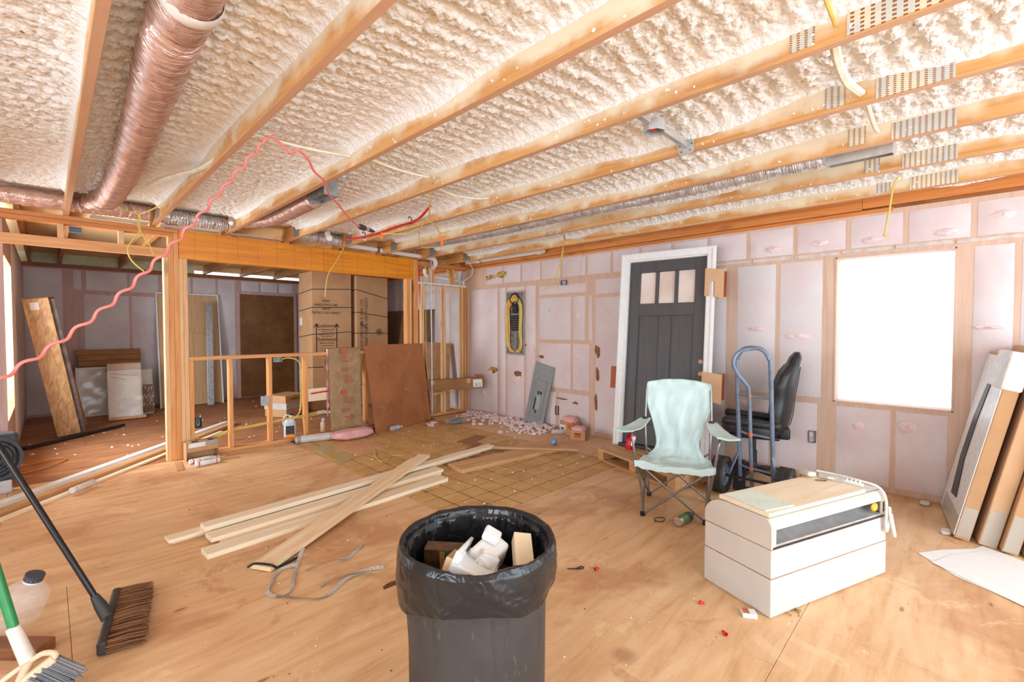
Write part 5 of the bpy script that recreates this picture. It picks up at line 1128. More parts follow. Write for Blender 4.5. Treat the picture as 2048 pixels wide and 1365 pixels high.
sh = MB().grid(lambda u, v: (3.0+.40*u, 7.30-.25*u+.03*math.cos(2*PI*v), .035+.03*math.sin(2*PI*v)*(1-.5*u)*(1+.3*mnoise.noise(Vector((u*9, v*6, 1))))), 12, 8).build('plastic_wrap_scrap', glass_mat('clear_plastic', (225, 228, 232), .12, .5), smooth=True); tag(sh, 'twist of clear plastic wrap lying by the stacked cartons', 'plastic wrap')
slab('plywood_sheet', (4.60, 8.35, 0), (4.54, 6.75, 0), (4.86, 6.75, 1.72), (4.86, 8.35, 1.72), .012, plain('dark_plywood', (120, 82, 50), .7, var=.2, scale=3), 'dark plywood sheet leaning on the wall right of the tall cartons', 'board')
slab('plywood_sheet', (4.36, 6.12, 0), (4.66, 6.02, 0), (4.80, 6.20, 1.12), (4.40, 6.36, 1.16), .012, wood('tan_plywood', (190, 142, 94), (160, 112, 70), axis=2, knots=.2), 'tan plywood piece leaning inside the short stud wall', 'board')
# long carton poking through the short wall
lc = thing('long_carton', 'long thin brown carton poking out through the short stud wall', 'carton', (4.10, 5.975, .395), rot=(0, R(-2), R(-40)))
lcd = Vector((4.93, 5.20)) - Vector((4.10, 5.975))
lc.location = (4.02, 5.99, .40); lc.rotation_euler = (0, R(-3), math.atan2(5.17-5.99, 4.80-4.02))
MB().box(0, 1.02, 0, .11, 0, .165).build('carton_body', M_CARDD, lc, bevel=.004); MB().box(.86, 1.0, -.001, 0, .02, .14).build('white_label', M_WHITEP, lc); MB().box(.76, .82, -.001, 0, .09, .16).build('tape_patch', M_CARDL, lc); MB().box(.20, .26, -.001, 0, .09, .15).build('tape_patch', M_CARDL, lc)
MB().obox((.955, .03, .185), (.12, .004, .06), (R(20), 0, 0)).build('open_flap', M_CARDD, lc)
text('||| ||', .06, M_INK, lc, (.93, -.002, .06), F_)

# ------------------------------------------------------------------ far room: door panel, cabinet doors, wrapped boards
pd = thing('panel_door', 'pale pine panel door in its frame leaning on the far wall', 'door', (1.345, 9.78, 0), rot=(R(-9.2), 0, R(-1)))
M_PDOOR = wood('pale_door_pine', (214, 178, 134), (196, 156, 110), axis=2, knots=.15)
for bx in ((0, .025, 0, .11, 0, 2.04), (.925, .95, 0, .11, 0, 2.04), (.025, .925, 0, .11, 2.015, 2.04)): MB().box(*bx).build('door_jamb', M_WHITE, pd, bevel=.003)
ds = MB().box(.03, .14, .02, .055, .01, 2.01).build('door_slab', M_PDOOR, pd, bevel=.003)
for bx in ((.81, .92, .02, .055, .01, 2.01), (.14, .81, .02, .055, 1.88, 2.01), (.14, .81, .02, .055, 1.30, 1.42), (.14, .81, .02, .055, .01, .22), (.14, .81, .02, .055, .62, .78), (.44, .52, .02, .055, .78, 1.30)): MB().box(*bx).build('rail', M_PDOOR, ds, bevel=.003)
for x0, x1, z0, z1 in ((.15, .43, .80, 1.28), (.53, .80, .80, 1.28), (.15, .80, 1.43, 1.87), (.15, .80, .23, .61)): MB().box(x0-.01, x1+.01, .032, .046, z0-.02, z1+.02).build('panel', M_PDOOR, ds)
ms = MB().beam((2.05, 9.60, 0), (2.10, 9.86, 1.86), .10, .02, (0, 1, 0)).build('metal_strip', M_STEEL, bevel=.003); tag(ms, 'tall galvanised metal strip leaning on the pale panel door', 'metal strip')
def lean_panel(nm, label, loc, w, h, th, mat, tilt, rz=0, cat='panel'): 
    t = thing(nm, label, cat, loc, rot=(R(-tilt), 0, rz)); MB().box(0, w, 0, th, 0, h).build('panel_body', mat, t, bevel=.003); return t
M_GREYW = plain('grey_white', (222, 220, 220), .45)
c1 = lean_panel('cupboard_front', 'white framed cabinet door in plastic leaning behind the wrapped bundle', (.30, 9.66, 0), .62, .77, .03, M_GREYW, 8); 
for bx in ((.0, .06, -.006, 0, 0, .77), (.56, .62, -.006, 0, 0, .77), (.06, .56, -.006, 0, .71, .77), (.06, .56, -.006, 0, 0, .06)): MB().box(*bx).build('door_frame', M_GREYW, c1, bevel=.002)
MB().grid(lambda u, v: (.03+.57*u, -.012-.012*mnoise.noise(Vector((u*5, v*6, 2))), .02+.72*v), 14, 16).build('plastic_film', M_TAPE, c1, smooth=True)
c2 = lean_panel('carton_pile', 'folded brown cartons piled against the far wall above the cabinet door', (.34, 9.86, 0), .78, 1.04, .10, M_CARDD, 6, cat='carton')
for k, (x0, x1, z) in enumerate(((-.02, .74, .95), (.0, .76, .86), (.0, .70, .77))): MB().box(x0, x1, -.04-.012*k, .0, z, z+.085).build('carton_flap', M_CARDD, c2, bevel=.004)
c3 = lean_panel('wrapped_bundle', 'white packages strapped with brown tape and plastic wrap', (.635, 8.98, .045), .37, .80, .16, plain('white_packet', (226, 222, 222), .35, var=.1, scale=30), 10)
MB().box(-.02, .42, -.06, .22, -.045, .0).build('base_carton', M_CARD, c3, bevel=.004)
for k in range(7): MB().box(.012+.004*(k % 2), .355, -.016, 0, .02+.042*k, .056+.042*k).build('packet', plain('white_packet2', (232, 230, 230), .3, var=.1), c3, bevel=.008)
MB().box(-.01, .375, -.018, 0, .46, .72).build('packet', plain('white_packet2', (232, 230, 230), .3), c3, bevel=.012); MB().box(-.012, .38, -.024, .17, .70, .82).build('top_carton', M_CARDD, c3, bevel=.006)
for a in ((.02, .66, .36, .60), (.02, .61, .20, .55)): MB().beam((a[0], -.021, a[1]), (a[2], -.021, a[3]), .003, .03, (0, 1, 0)).build('brown_tape', M_CARDD, c3)
MB().box(.10, .29, -.0178, -.0165, .06, .27).build('grey_label', plain('grey_sheet', (200, 200, 204), .4), c3); MB().box(.24, .36, -.0205, -.0185, .62, .69).build('barcode_label', plain('label_grey', (206, 208, 212), .5, var=.4, scale=60), c3)
MB().grid(lambda u, v: (-.015+.40*u, -.03-.006*mnoise.noise(Vector((u*8, v*9, 5))), .0+.80*v), 12, 20).build('plastic_film', M_TAPE, c3, smooth=True)
c4 = lean_panel('cupboard_front', 'small white panel in crumpled plastic right of the wrapped bundle', (1.02, 9.35, 0), .18, .72, .05, M_GREYW, 8); MB().grid(lambda u, v: (-.01+.20*u, -.02-.03*mnoise.noise(Vector((u*5, v*6, 9))), .02+.45*v), 10, 14).build('plastic_film', plain('brown_plastic', (150, 120, 98), .25), c4, smooth=True); MB().box(.17, .182, -.004, .0, .3, .7).build('green_edge', plain('green_edge', (176, 204, 120), .5), c4)
# wrapped timber bundle leaning at left
wb_ = thing('timber_bundle', 'plastic wrapped plank bundle leaning in the room beyond at far left', 'lumber', (0, 0, 0))
p, q = Vector((.18, 8.06, .03)), Vector((-.085, 7.55, 1.72))
MB().beam(p, q, .215, .045, (0, 1, .15)).build('plank', wood('blotchy_plank', (222, 180, 128), (160, 118, 80), axis=2, knots=.7, grain=1.0, contrast=.9), wb_, bevel=.003)
MB().beam(p+Vector((.06, .09, 0)), q+Vector((.06, .09, 0)), .20, .11, (0, 1, .15)).build('wrapped_core', plain('grey_wrapped', (120, 108, 104), .25, var=.4, scale=8), wb_, bevel=.004)
MB().beam(p+Vector((.05, .19, .05)), q+Vector((.05, .19, -.2)), .26, .03, (0, 1, .15)).build('dark_backer', M_CARDD, wb_, bevel=.003)
MB().beam(q.lerp(p, .03)+Vector((-.02, -.026, 0)), q.lerp(p, .08)+Vector((-.02, -.026, 0)), .07, .003, (0, 1, .15)).build('white_tag', M_WHITEP, wb_)
pb = MB().prism([(-.30, -.035), (.84, -.03), (1.0, .0), (1.02, .03), (.86, .05), (-.30, .045)], 0, .03).build('black_strip', plain('black_rubber_strip', (30, 26, 24), .6), bevel=.004); pb.location = (.02, 7.72, 0); pb.rotation_euler = (0, 0, math.atan2(8.418-7.501, .837+.155)); tag(pb, 'long black rubber strip on the floor of the room beyond', 'strip')
# trim and boards crossing the partition line at left
def floorboard(name, a, b, w, h, mat, label, z=0, cat='board', group=None):
    a, b = Vector(a), Vector(b); L_ = (b-a).length; o = MB().box(0, L_, -w/2, w/2, 0, h).build(name, mat, bevel=.002); o.location = (a.x, a.y, z); o.rotation_euler = (0, 0, math.atan2(b.y-a.y, b.x-a.x)); return tag(o, label, cat, group)
floorboard('trim_board', (-.75, 4.75), (1.80, 7.55), .07, .03, M_WHITE, 'long white trim board on the floor passing left of the post', z=.004)
floorboard('trim_board', (-.72, 4.66), (1.83, 7.46), .03, .016, M_WHITE, 'thin white trim moulding beside the long white board', z=.004)
floorboard('lumber_board', (-.68, 4.55), (1.86, 7.40), .09, .038, M_OLDB, 'long tan board beside the white trim at far left', z=.0)
floorboard('lumber_board', (-.60, 4.46), (1.60, 6.95), .05, .02, M_PINE, 'narrow pine strip on the near side of the long tan board')
wtb = thing('caulk_tube', 'white caulk tube lying on the narrow pine strip at left', 'caulk tube', (.12, 5.17, .02), math.atan2(2.85, 2.54)); MB().lathe([(0, 0), (.024, 0), (.025, .004), (.025, .21), (.02, .216), (.006, .218), (.0045, .225), (.0035, .25), (0, .251)], 18, (0, 0, .025), 'x').build('tube_body', M_TUBEW, wtb, smooth=True); MB().lathe([(.0253, .03), (.0253, .034)], 18, (0, 0, .025), 'x').build('red_band', plain('band_214', (214, 60, 44), .4), wtb)
tag(MB().tube(spline([(-.5, 6.45, .01), (-.2, 6.6, .012), (.05, 6.72, .01), (.12, 6.62, .01), (-.05, 6.35, .01), (-.4, 6.2, .01)], 8), .006, 6).build('orange_cable', plain('orange_cord', (206, 132, 40), .5), smooth=True), 'thin orange cord lying on the floor by the fan', 'cord')
# fan at the left edge
fn_ = thing('box_fan', 'dark grey floor fan cut by the left picture edge', 'fan', (-.34, 5.62, 0), R(12))
MB().obox((0, .06, .30), (.34, .12, .40)).build('fan_housing', plain('fan_grey', (62, 66, 72), .5), fn_, bevel=.03)
for r in (.15, .125, .10, .075, .05): MB().lathe([(r, -.008), (r+.004, -.012), (r+.008, -.008), (r+.004, -.004)], 36, (0, 0, .30), 'y').build('guard_ring', M_BLACKP, fn_, smooth=True)
for k in range(8):
    a = 2*PI*k/8; MB().tube([(.03*math.cos(a), -.008, .30+.03*math.sin(a)), (.16*math.cos(a), -.008, .30+.16*math.sin(a))], .003, 6).build('guard_spoke', M_BLACKP, fn_)
MB().lathe([(0, -.016), (.035, -.014), (.04, 0)], 20, (0, 0, .30), 'y').build('hub', M_BLACKP, fn_, smooth=True); MB().lathe([(.165, -.02), (.185, -.02), (.185, .0), (.165, .0)], 40, (0, 0, .30), 'y').build('shroud', MATS['fan_grey'], fn_, smooth=True); MB().box(-.12, .12, .0, .14, 0, .11).build('foot', plain('fan_base', (200, 196, 200), .5), fn_, bevel=.01)
# ------------------------------------------------------------------ trash can in the foreground
tc = thing('trash_can', 'grey ribbed plastic trash can in the foreground', 'trash can', (.985, 1.128, 0), R(20))
def make_can():
    t = NT('dusty_grey_plastic'); v = t.coord(); a = t.noise(v, 4, 5, .6); b = t.noise(t.coord((9, 9, 3)), 5, 4, .7)
    c = t.ramp(a, [(.3, srgb(44, 43, 44)), (.7, srgb(66, 63, 63))]); c = t.mix(t.maprange(b, .60, .72, 0, .5), c, srgb(120, 102, 90)); t.out(c, .5); return t.m
M_CANP = make_can()
CR, CZ = .232, .665
def canf(u, v):
    a = 2*PI*u; z = CZ*v; r = .185 + (.228-.185)*v
    k = math.cos(a*8); rib = .015*max(0, min(1, (k-.6)*6))
    if .05 < v < .72: r -= .012*max(0, min(1, (-k-.1)*6))
    return ((r+rib)*math.cos(a), (r+rib)*math.sin(a), z)
g = MB().grid(canf, 128, 40, True); g.f.append(tuple(range(128))[::-1]); g.build('can_body', M_CANP, tc, smooth=True)
MB().lathe([(.226, CZ-.02), (.238, CZ-.02), (.243, CZ-.008), (.238, CZ), (.228, CZ), (.222, CZ-.02)], 64).build('rim', M_CANP, tc, smooth=True)
MB().lathe([(.226, CZ-.02), (.222, .10), (.0, .10)], 48).build('inner_wall', M_CANP, tc, smooth=True)
def make_bag():
    t = NT('black_bin_liner'); v = t.coord(); a = t.noise(v, 9, 4, .6); t.out(srgb(30, 30, 33), t.maprange(a, .3, .7, .14, .32)); t.bump(t.noise(v, 14, 2, .5, 1.5), .35, .02); return t.m
bag = thing('bin_liner', 'glossy black bin liner folded over the trash can rim', 'bin liner', (.985, 1.128, 0), R(20))
bp_ = [(.222, .25), (.222, .45), (.226, .58), (.232, .66), (.238, .684), (.247, .688), (.254, .672), (.257, .63), (.256, .585), (.252, .555)]
def bagf(u, v):
    a = 2*PI*u; q = v*(len(bp_)-1); i = min(int(q), len(bp_)-2); f = q-i; r = bp_[i][0]+(bp_[i+1][0]-bp_[i][0])*f; z = bp_[i][1]+(bp_[i+1][1]-bp_[i][1])*f
    c, s = math.cos(a), math.sin(a); out = v > .55
    n1 = mnoise.noise(Vector((c*3.2, s*3.2, z*4))); n2 = mnoise.noise(Vector((c*9+5, s*9, z*5+n1))); n3 = abs(mnoise.noise(Vector((c*16, s*16, z*9))))
    if not out: r -= (.016*max(0, n1+.2) + .012*abs(n2) + .006*n3)*(1 if v < .35 else .5)
    else:
        k = (v-.55)/.45; n4 = mnoise.noise(Vector((c*1.3+3, s*1.3, .5))); n5 = abs(mnoise.noise(Vector((c*5+z*22, s*5-z*16, 2)))); r += .010*k*n5 + .006*k*n1 + .003; z -= k*(.05*n4 + .008*n1)
    z += .006*n1
    return (r*c, r*s, z)
MB().shell(bagf, 160, 54, .0012, True).build('liner_film', make_bag(), bag, smooth=True)
CA = tc.matrix_basis
def junk(name, label, c, size, rot, mat, cat, bevel=.002):
    o = MB().obox((0, 0, 0), size).build(name, mat, bevel=bevel); o.location = (c[0], c[1], c[2]); o.rotation_euler = rot; return tag(o, label, cat)
# contents (world coordinates, heaped just under the rim)
ef = thing('foam_packaging', 'white moulded foam packaging piece sticking out of the trash can', 'foam packaging', (.955, 1.10, .60), rot=(R(24), R(16), R(40)))
MB().obox((.0, 0, 0), (.27, .13, .035)).build('foam_slab', M_EPS, ef, bevel=.006); MB().obox((.02, -.02, .036), (.075, .06, .04), (0, 0, .3)).build('foam_block', M_EPS, ef, bevel=.004); MB().obox((-.10, .055, .03), (.07, .02, .03)).build('foam_lip', M_EPS, ef, bevel=.003); MB().obox((0, .062, .02), (.27, .012, .06)).build('foam_edge', M_EPS, ef, bevel=.003)
e2 = thing('foam_packaging', 'broken white foam block with ragged edge behind the moulded piece in the can', 'foam packaging', (1.03, 1.13, .60), rot=(R(25), R(-12), R(8)))
MB().obox((0, 0, 0), (.12, .085, .10)).build('foam_chunk', M_EPS, e2, bevel=.012); MB().obox((.03, .02, .06), (.06, .06, .03), (.2, .3, .4)).build('ragged_edge', M_EPS, e2, bevel=.008); MB().obox((-.05, -.02, .045), (.05, .05, .04), (.4, .1, .2)).build('ragged_edge', M_EPS, e2, bevel=.008)
junk('cardboard_strip', 'tan cardboard strip beside the white foam in the trash can', (.915, 1.165, .605), (.29, .035, .07), (R(20), R(20), R(44)), M_CARDL, 'cardboard'); junk('wood_block', 'pale wood block end leaning in the right of the trash can', (1.09, 1.02, .61), (.17, .06, .05), (R(10), R(-24), R(48)), M_PINE, 'wood block')
gbx = thing('printed_box', 'small green and brown printed box down in the trash can', 'box', (.955, 1.25, .575), rot=(R(8), 0, R(-52))); MB().box(-.075, .075, -.025, .025, -.05, .05).build('box_body', plain('box_brown', (112, 84, 60), .6, var=.4, scale=30), gbx, bevel=.002); MB().box(.0, .074, -.0265, -.025, -.04, .045).build('green_print', plain('print_green', (60, 140, 70), .5), gbx); MB().box(-.02, -.002, -.0265, -.025, -.04, .045).build('cream_print', plain('print_cream', (206, 170, 100), .5), gbx)
junk('cardboard_strip', 'crumpled tan cardboard under the green box in the trash can', (.88, 1.14, .53), (.14, .10, .012), (R(30), R(10), R(20)), M_CARD, 'cardboard')
tag(fleece('rubbish_fill', (.985, 1.128, .46), (.185, .185, .075), 8, None, plain('dark_rubbish', (70, 60, 54), .8, var=.4, scale=14), 24), 'dark heap of rubbish filling the lower trash can', 'rubbish')

# ------------------------------------------------------------------ lumber on the floor
def board3(name, a, b, w, h, mat, label, za=0.0, zb=0.0, group='new pine boards on the floor'):
    a, b = Vector((a[0], a[1], za)), Vector((b[0], b[1], zb)); L_ = (b-a).length; d = (b-a).normalized()
    o = MB().box(0, L_, -w/2, w/2, 0, h).build(name, mat, bevel=.002); o.location = a
    o.rotation_euler = (0, -math.asin(d.z), math.atan2(d.y, d.x)); return tag(o, label, 'board', group)
board3('pine_board', (.53, 3.60), (3.32, 3.80), .10, .0195, M_PINE2, 'lowest pine board of the rear pair, jutting furthest left')
board3('pine_board', (.51, 3.575), (3.30, 3.77), .10, .0195, M_PINE, 'middle pine board of the rear pile', .0195, .0195)
board3('pine_board', (.70, 3.555), (3.47, 3.74), .105, .032, M_PINE, 'long pine board on top of the rear pile', .0395, .039)
board3('pine_board', (.70, 3.41), (2.60, 3.525), .125, .028, M_PINE, 'pine board lying between the rear pile and the front board', .0195, .0195)
board3('pine_board', (.75, 3.40), (2.57, 3.51), .11, .019, M_PINE2, 'pine board hidden under the middle board')
board3('pine_board', (.64, 3.225), (2.50, 3.325), .125, .030, M_PINE, 'front pine board with knots, nearest the camera')
board3('pine_board', (.82, 2.80), (2.63, 3.83), .14, .025, M_PINE2, 'resin streaked pine board laid diagonally across the others', .006, .085)
board3('weathered_plank', (2.74, 3.47), (4.02, 3.30), .26, .038, wood('wide_plank', (224, 178, 128), (190, 140, 94), axis=0, knots=.4), 'wide weathered plank with nail holes on the tile squares', 0, 0, 'old planks near the corner')
board3('weathered_plank', (3.38, 3.83), (4.06, 2.98), .10, .022, M_OLDB, 'narrow old plank lying across the wide weathered one', .040, .040, 'old planks near the corner')
lt = MB().tube(spline([(.775, 2.86, .02), (.80, 2.82, .045), (.86, 2.745, .042), (.90, 2.76, .008), (.97, 2.78, .006), (1.03, 2.80, .008)], 6), .007, 6).build('black_strap_end', M_BLACKP, smooth=True); tag(lt, 'black strap curled over the end of the diagonal board', 'strap')

# ------------------------------------------------------------------ perforated metal strap
def ribbon(name, pts, w, label, k=14, up0=None):
    P = spline(pts, k); m = MB(); rows = []
    for i, p in enumerate(P):
        t = (P[min(i+1, len(P)-1)]-P[max(i-1, 0)]).normalized(); s = t.cross(Vector((0, 0, 1))).normalized(); tilt = .5*math.sin(i*.09); s = (s*math.cos(tilt) + Vector((0, 0, 1))*math.sin(tilt)); base = p + Vector((0, 0, abs(math.sin(tilt))*w/2))
        rows.append([base - s*w/2, base - s*w/6, base + s*w/6, base + s*w/2])
    vs = [q for r in rows for q in r]; fs = []
    for i in range(len(rows)-1):
        for j in range(3):
            if j == 1 and i % 3 == 1: continue
            fs.append((i*4+j, i*4+j+1, (i+1)*4+j+1, (i+1)*4+j))
    n = len(vs); vs2 = vs + [q + Vector((0, 0, -.0012)) for q in vs]; fs2 = fs + [tuple(x+n for x in f)[::-1] for f in fs]
    return tag(MB().add(vs2, fs2).build(name, M_STRAP), label, 'metal strap', 'perforated metal straps')
M_STRAP = plain('perforated_strap_steel', (222, 220, 216), .3, .5, var=.15)
ribbon('metal_strap', [(1.06, 2.80, .05), (1.03, 2.77, .03), (.985, 2.70, .006), (.92, 2.58, .004), (.86, 2.46, .004), (.80, 2.46, .004), (.775, 2.53, .004), (.82, 2.62, .005), (.90, 2.72, .006), (.985, 2.70, .012)], .019, 'perforated metal strap curling up at its left loop')
ribbon('metal_strap', [(.80, 2.47, .008), (.88, 2.36, .004), (.95, 2.29, .004), (1.03, 2.31, .004), (1.09, 2.35, .006), (1.17, 2.36, .012), (1.26, 2.30, .004)], .019, 'perforated metal strap along the near side of the loop')
ribbon('metal_strap', [(1.38, 2.68, .01), (1.30, 2.62, .004), (1.22, 2.57, .006), (1.15, 2.56, .03), (1.06, 2.60, .02), (1.0, 2.62, .006)], .017, 'perforated metal strap reaching toward the boards')
ribbon('metal_strap', [(.99, 2.40, .004), (1.06, 2.40, .01), (1.15, 2.40, .006), (1.24, 2.38, .004), (1.33, 2.33, .004)], .020, 'short perforated metal strap nearest the trash can')
# stray yellow cable on the tiles
cable('electrical_cable', [(2.53, 4.62, .006), (2.43, 4.42, .006), (2.39, 4.22, .006), (2.47, 4.25, .012), (2.55, 4.33, .008), (2.69, 4.26, .006)], .004, M_ROMEX, 'short yellow cable offcut lying on the tile squares', 'cable')
slab('glass_pane', (2.078, 4.47, .006), (2.29, 4.575, .006), (2.32, 5.30, .006), (2.095, 5.25, .006), .006, plain('greenish_pane', (176, 170, 136), .25, var=.2, scale=3, col2=(190, 150, 70)), 'greenish pane lying flat on the floor before the half wall', 'pane')
slab('thin_sheet', (2.33, 4.60, .003), (2.72, 4.78, .003), (2.74, 5.20, .003), (2.35, 5.30, .003), .003, plain('buff_paper', (214, 158, 114), .7, var=.1), 'buff paper sheet on the floor beside the greenish pane', 'paper')

# ------------------------------------------------------------------ corner by the right wall
pc = thing('panel_cover', 'grey breaker panel cover with knockouts leaning on the right wall', 'panel cover', (4.805, 4.295, .004))
M_PANEL = plain('panel_grey', (150, 154, 152), .5, .1, var=.08)
up_ = (Vector((4.868, 4.135, .865)) - Vector((4.79, 4.30, 0))).normalized(); sd_ = Vector((0, -1, 0)); sd_ = (sd_ - up_*sd_.dot(up_)).normalized(); nn = sd_.cross(up_)
pc.matrix_basis = Matrix.Translation((4.79, 4.30, .004)) @ Matrix((sd_, nn, up_)).transposed().to_4x4()   # x right, y out of the wall(-), z up
ysg = -1 if nn.x > 0 else 1
def pcb(nm, x0, x1, z0, z1, y0, y1, mt=None): a, b = sorted((ysg*y0, ysg*y1)); return MB().box(x0, x1, a, b, z0, z1).build(nm, mt or M_PANEL, pc, bevel=.0015, seg=1)
pcb('cover_plate', -.178, .178, 0, .885, -.003, 0)
for a in ((-.105, -.095, .12, .66), (.095, .105, .12, .66), (-.105, .105, .65, .66), (-.105, .105, .12, .13)): pcb('door_bead', *a, 0, .008)
pcb('door_plate', -.095, .095, .13, .65, 0, .003)
M_DKB = plain('dark_blue_hole', (40, 58, 74), .5)
for a in ((-.03, .0, .45, .50), (.01, .05, .46, .50), (-.06, -.03, .22, .40), (-.02, .01, .18, .23)): pcb('knockout', *a, .003, .0042, M_DKB)
pcb('breaker_window', -.025, .045, .24, .43, .003, .005, M_BOXG)
def scarton(label, loc, rz, w, d, h, bits):
    t = thing('small_carton', label, 'carton', loc, rz, 'small open cartons of pink fibre')
    for bx in ((0, w, 0, .003, 0, h), (0, w, d-.003, d, 0, h), (0, .003, 0, d, 0, h), (w-.003, w, 0, d, 0, h), (0, w, 0, d, 0, .003)): MB().box(*bx).build('carton_wall', M_CARD, t)
    fleece('fibre_fill', (w/2, d/2, h*.93), (w*.48, d*.48, h*.42), loc[0]*9, t, M_PINKF, 22)
    for nm, bx, mt in bits: MB().box(*bx).build(nm, mt, t)
    return t
M_LABR = plain('label_orange_red', (216, 92, 40), .5)
rzc = math.atan2(3.507-3.736, 4.72-4.774)
scarton('open carton of pink fibre with a barcode label against the right wall', (4.70, 3.735, 0), math.atan2(-.23, -.03), .22, .16, .17, (('barcode_label', (.0, .10, -.002, 0, .05, .12), M_WHITEP), ('barcode', (.02, .08, -.003, -.002, .06, .09), plain('barcode', (130, 126, 126), .6, var=.6, scale=120)), ('red_label', (.14, .20, -.002, 0, .09, .15), M_LABR)))
scarton('open carton of pink fibre with a red label nearest the pallet', (4.50, 3.42, 0), math.atan2(3.223-3.389, 4.633-4.541)-R(8), .19, .16, .12, (('red_label', (.055, .135, -.002, 0, .035, .09), M_LABR), ('red_label_bar', (.06, .13, -.003, -.002, .075, .085), M_INK)))
M_CLEAR = glass_mat('clear_plastic', (225, 228, 232), .12, .5)
def bottle(label, loc, rot, r=.032, L_=.2, mat=None, band=None):
    t = thing('plastic_bottle', label, 'bottle', loc, rot=rot); MB().lathe([(0, 0), (r*.8, 0), (r, .012), (r, L_*.3), (r*.92, L_*.36), (r, L_*.42), (r, L_*.68), (r*.5, L_*.88), (r*.36, L_*.9), (r*.36, L_), (0, L_)], 20).build('bottle_body', mat or M_CLEAR, t, smooth=True)
    if band: MB().lathe([(r*1.01, L_*.42), (r*1.01, L_*.62)], 20).build('label_band', plain('band_%d_%d' % (band[0], band[2]), band, .4), t)
    MB().lathe([(r*.4, L_*.9), (r*.42, L_*.98), (0, L_*.985)], 14).build('bottle_cap', M_WHITEP, t); return t
bottle('clear water bottle with pale blue label lying before the hardboard', (3.20, 5.42, .033), (R(90), 0, R(100)), band=(176, 208, 226)); bottle('empty clear bottle lying behind the old plank near the cartons', (4.58, 3.78, .033), (R(90), 0, R(40))); bottle('crushed blue bottle lying on the far end of the old plank', (4.24, 3.45, .033), (R(90), 0, R(-60)), .036, .13, plain('blue_bottle', (120, 176, 214), .2))
tr_ = thing('paper_tray', 'small red and white paper food tray on the floor by the hardboard', 'paper tray', (3.79, 5.30, 0), R(25)); 
for q in range(4):
    a = q*PI/2; o = MB().add([(-.05, -.04, 0), (.05, -.04, 0), (.065, -.065, .045), (-.065, -.065, .045)], [(0, 1, 2, 3)]).build('tray_side', plain('tray_white', (240, 226, 222), .6) if q % 2 else plain('tray_red', (230, 120, 104), .6), tr_); o.rotation_euler = (0, 0, a)
MB().box(-.05, .05, -.045, .045, 0, .002).build('tray_floor', plain('tray_white', (240, 226, 222), .6), tr_)
gl = thing('glove_packet', 'clear packet with navy blue cloth inside on the floor at the corner', 'packet', (4.18, 5.22, 0), R(-10)); fleece('navy_cloth', (-.04, -.02, .03), (.09, .07, .028), 2, gl, plain('navy_cloth', (58, 82, 118), .8, var=.3, scale=20), 20); fleece('olive_cloth', (.07, .03, .032), (.06, .06, .03), 5, gl, plain('olive_cloth', (150, 136, 90), .8, var=.3, scale=20), 18); fleece('clear_wrap', (0, 0, .036), (.19, .12, .036), 7, gl, glass_mat('thin_film', (236, 232, 228), .1, .22), 22)
sc_ = MB().prism([(0, 0), (.16, .02), (.18, .14), (.44, .18), (.44, .34), (.02, .30)], 0, .006).build('cardboard_scrap', M_CARDD, bevel=.001, seg=1); sc_.location = (3.46, 4.02, .004); sc_.rotation_euler = (0, 0, R(8)); tag(sc_, 'L-shaped brown cardboard scrap on the tile squares', 'cardboard')
junk('hardboard_scrap', 'small reddish board scrap under the L-shaped cardboard', (3.42, 3.98, .003), (.20, .12, .005), (0, 0, R(30)), M_HARD, 'board scrap', .001); junk('cardboard_scrap', 'flat tan cardboard piece behind the narrow old plank', (4.02, 3.55, .003), (.42, .26, .004), (0, 0, R(-48)), M_CARDL, 'cardboard', .001)
# loose fibre and debris: nobody could count it
random.seed(12)
def flakes(name, label, cat, n, gen, mat, smin, smax, zmax=.0):
    m = MB()
    for k in range(n):
        x, y, zz = gen(k); s = random.uniform(smin, smax); a = random.uniform(0, PI); t = random.uniform(.15, .5)
        vs = []
        for q in range(6):
            th = a + q*PI/3; r = s*random.uniform(.5, 1); vs.append((x + r*math.cos(th), y + r*math.sin(th)*.7, zz + .0006))
        vs.append((x, y, zz + s*t*2)); i = list(range(6)); m.add(vs, [(i[q], i[(q+1) % 6], 6) for q in range(6)] + [tuple(i[::-1])])
    return tag(m.build(name, mat), label, cat, kind='stuff')
def wallfluff(k):
    y = random.uniform(3.95, 5.7); d = abs(random.gauss(0, .22)); x = 4.86 - d; return (x, y - d*.3, max(0, .035*(1-d/.3))*random.random())
def fleecy(name, label, cat, n, gen, mat, smin, smax, seed=1):
    m = MB()
    for k in range(n):
        x, y, z = gen(k); s = random.uniform(smin, smax); sd = random.uniform(0, 99)
        def fn(u, v):
            a, b = 2*PI*u, PI*v; d = Vector((math.cos(a)*math.sin(b), math.sin(a)*math.sin(b), math.cos(b))); kk = s*(1+.5*mnoise.noise(d*2+Vector((sd, 0, 0)))); return (x+d.x*kk, y+d.y*kk, max(.0004, z+d.z*kk*.6+s*.35))
        m.grid(fn, 8, 5, True)
    return tag(m.build(name, mat, smooth=True), label, cat, kind='stuff')
fleecy('fibre_fluff', 'loose pink fibre fluff along the foot of the right wall', 'insulation fluff', 420, wallfluff, M_FIB, .012, .038)
def debris1(k):
    return (random.uniform(2.2, 4.75), random.uniform(2.6, 5.6), 0)
flakes('white_debris', 'white and pink crumbs scattered over the tile squares', 'debris', 240, debris1, plain('pale_crumbs', (246, 230, 222), .8), .004, .016)
def debris2(k): return (random.uniform(.2, 4.7), random.uniform(.1, 5.6), 0)
flakes('plaster_crumbs', 'tiny pale crumbs scattered over the plywood floor', 'debris', 260, debris2, plain('pale_crumbs', (246, 230, 222), .8), .0025, .008)
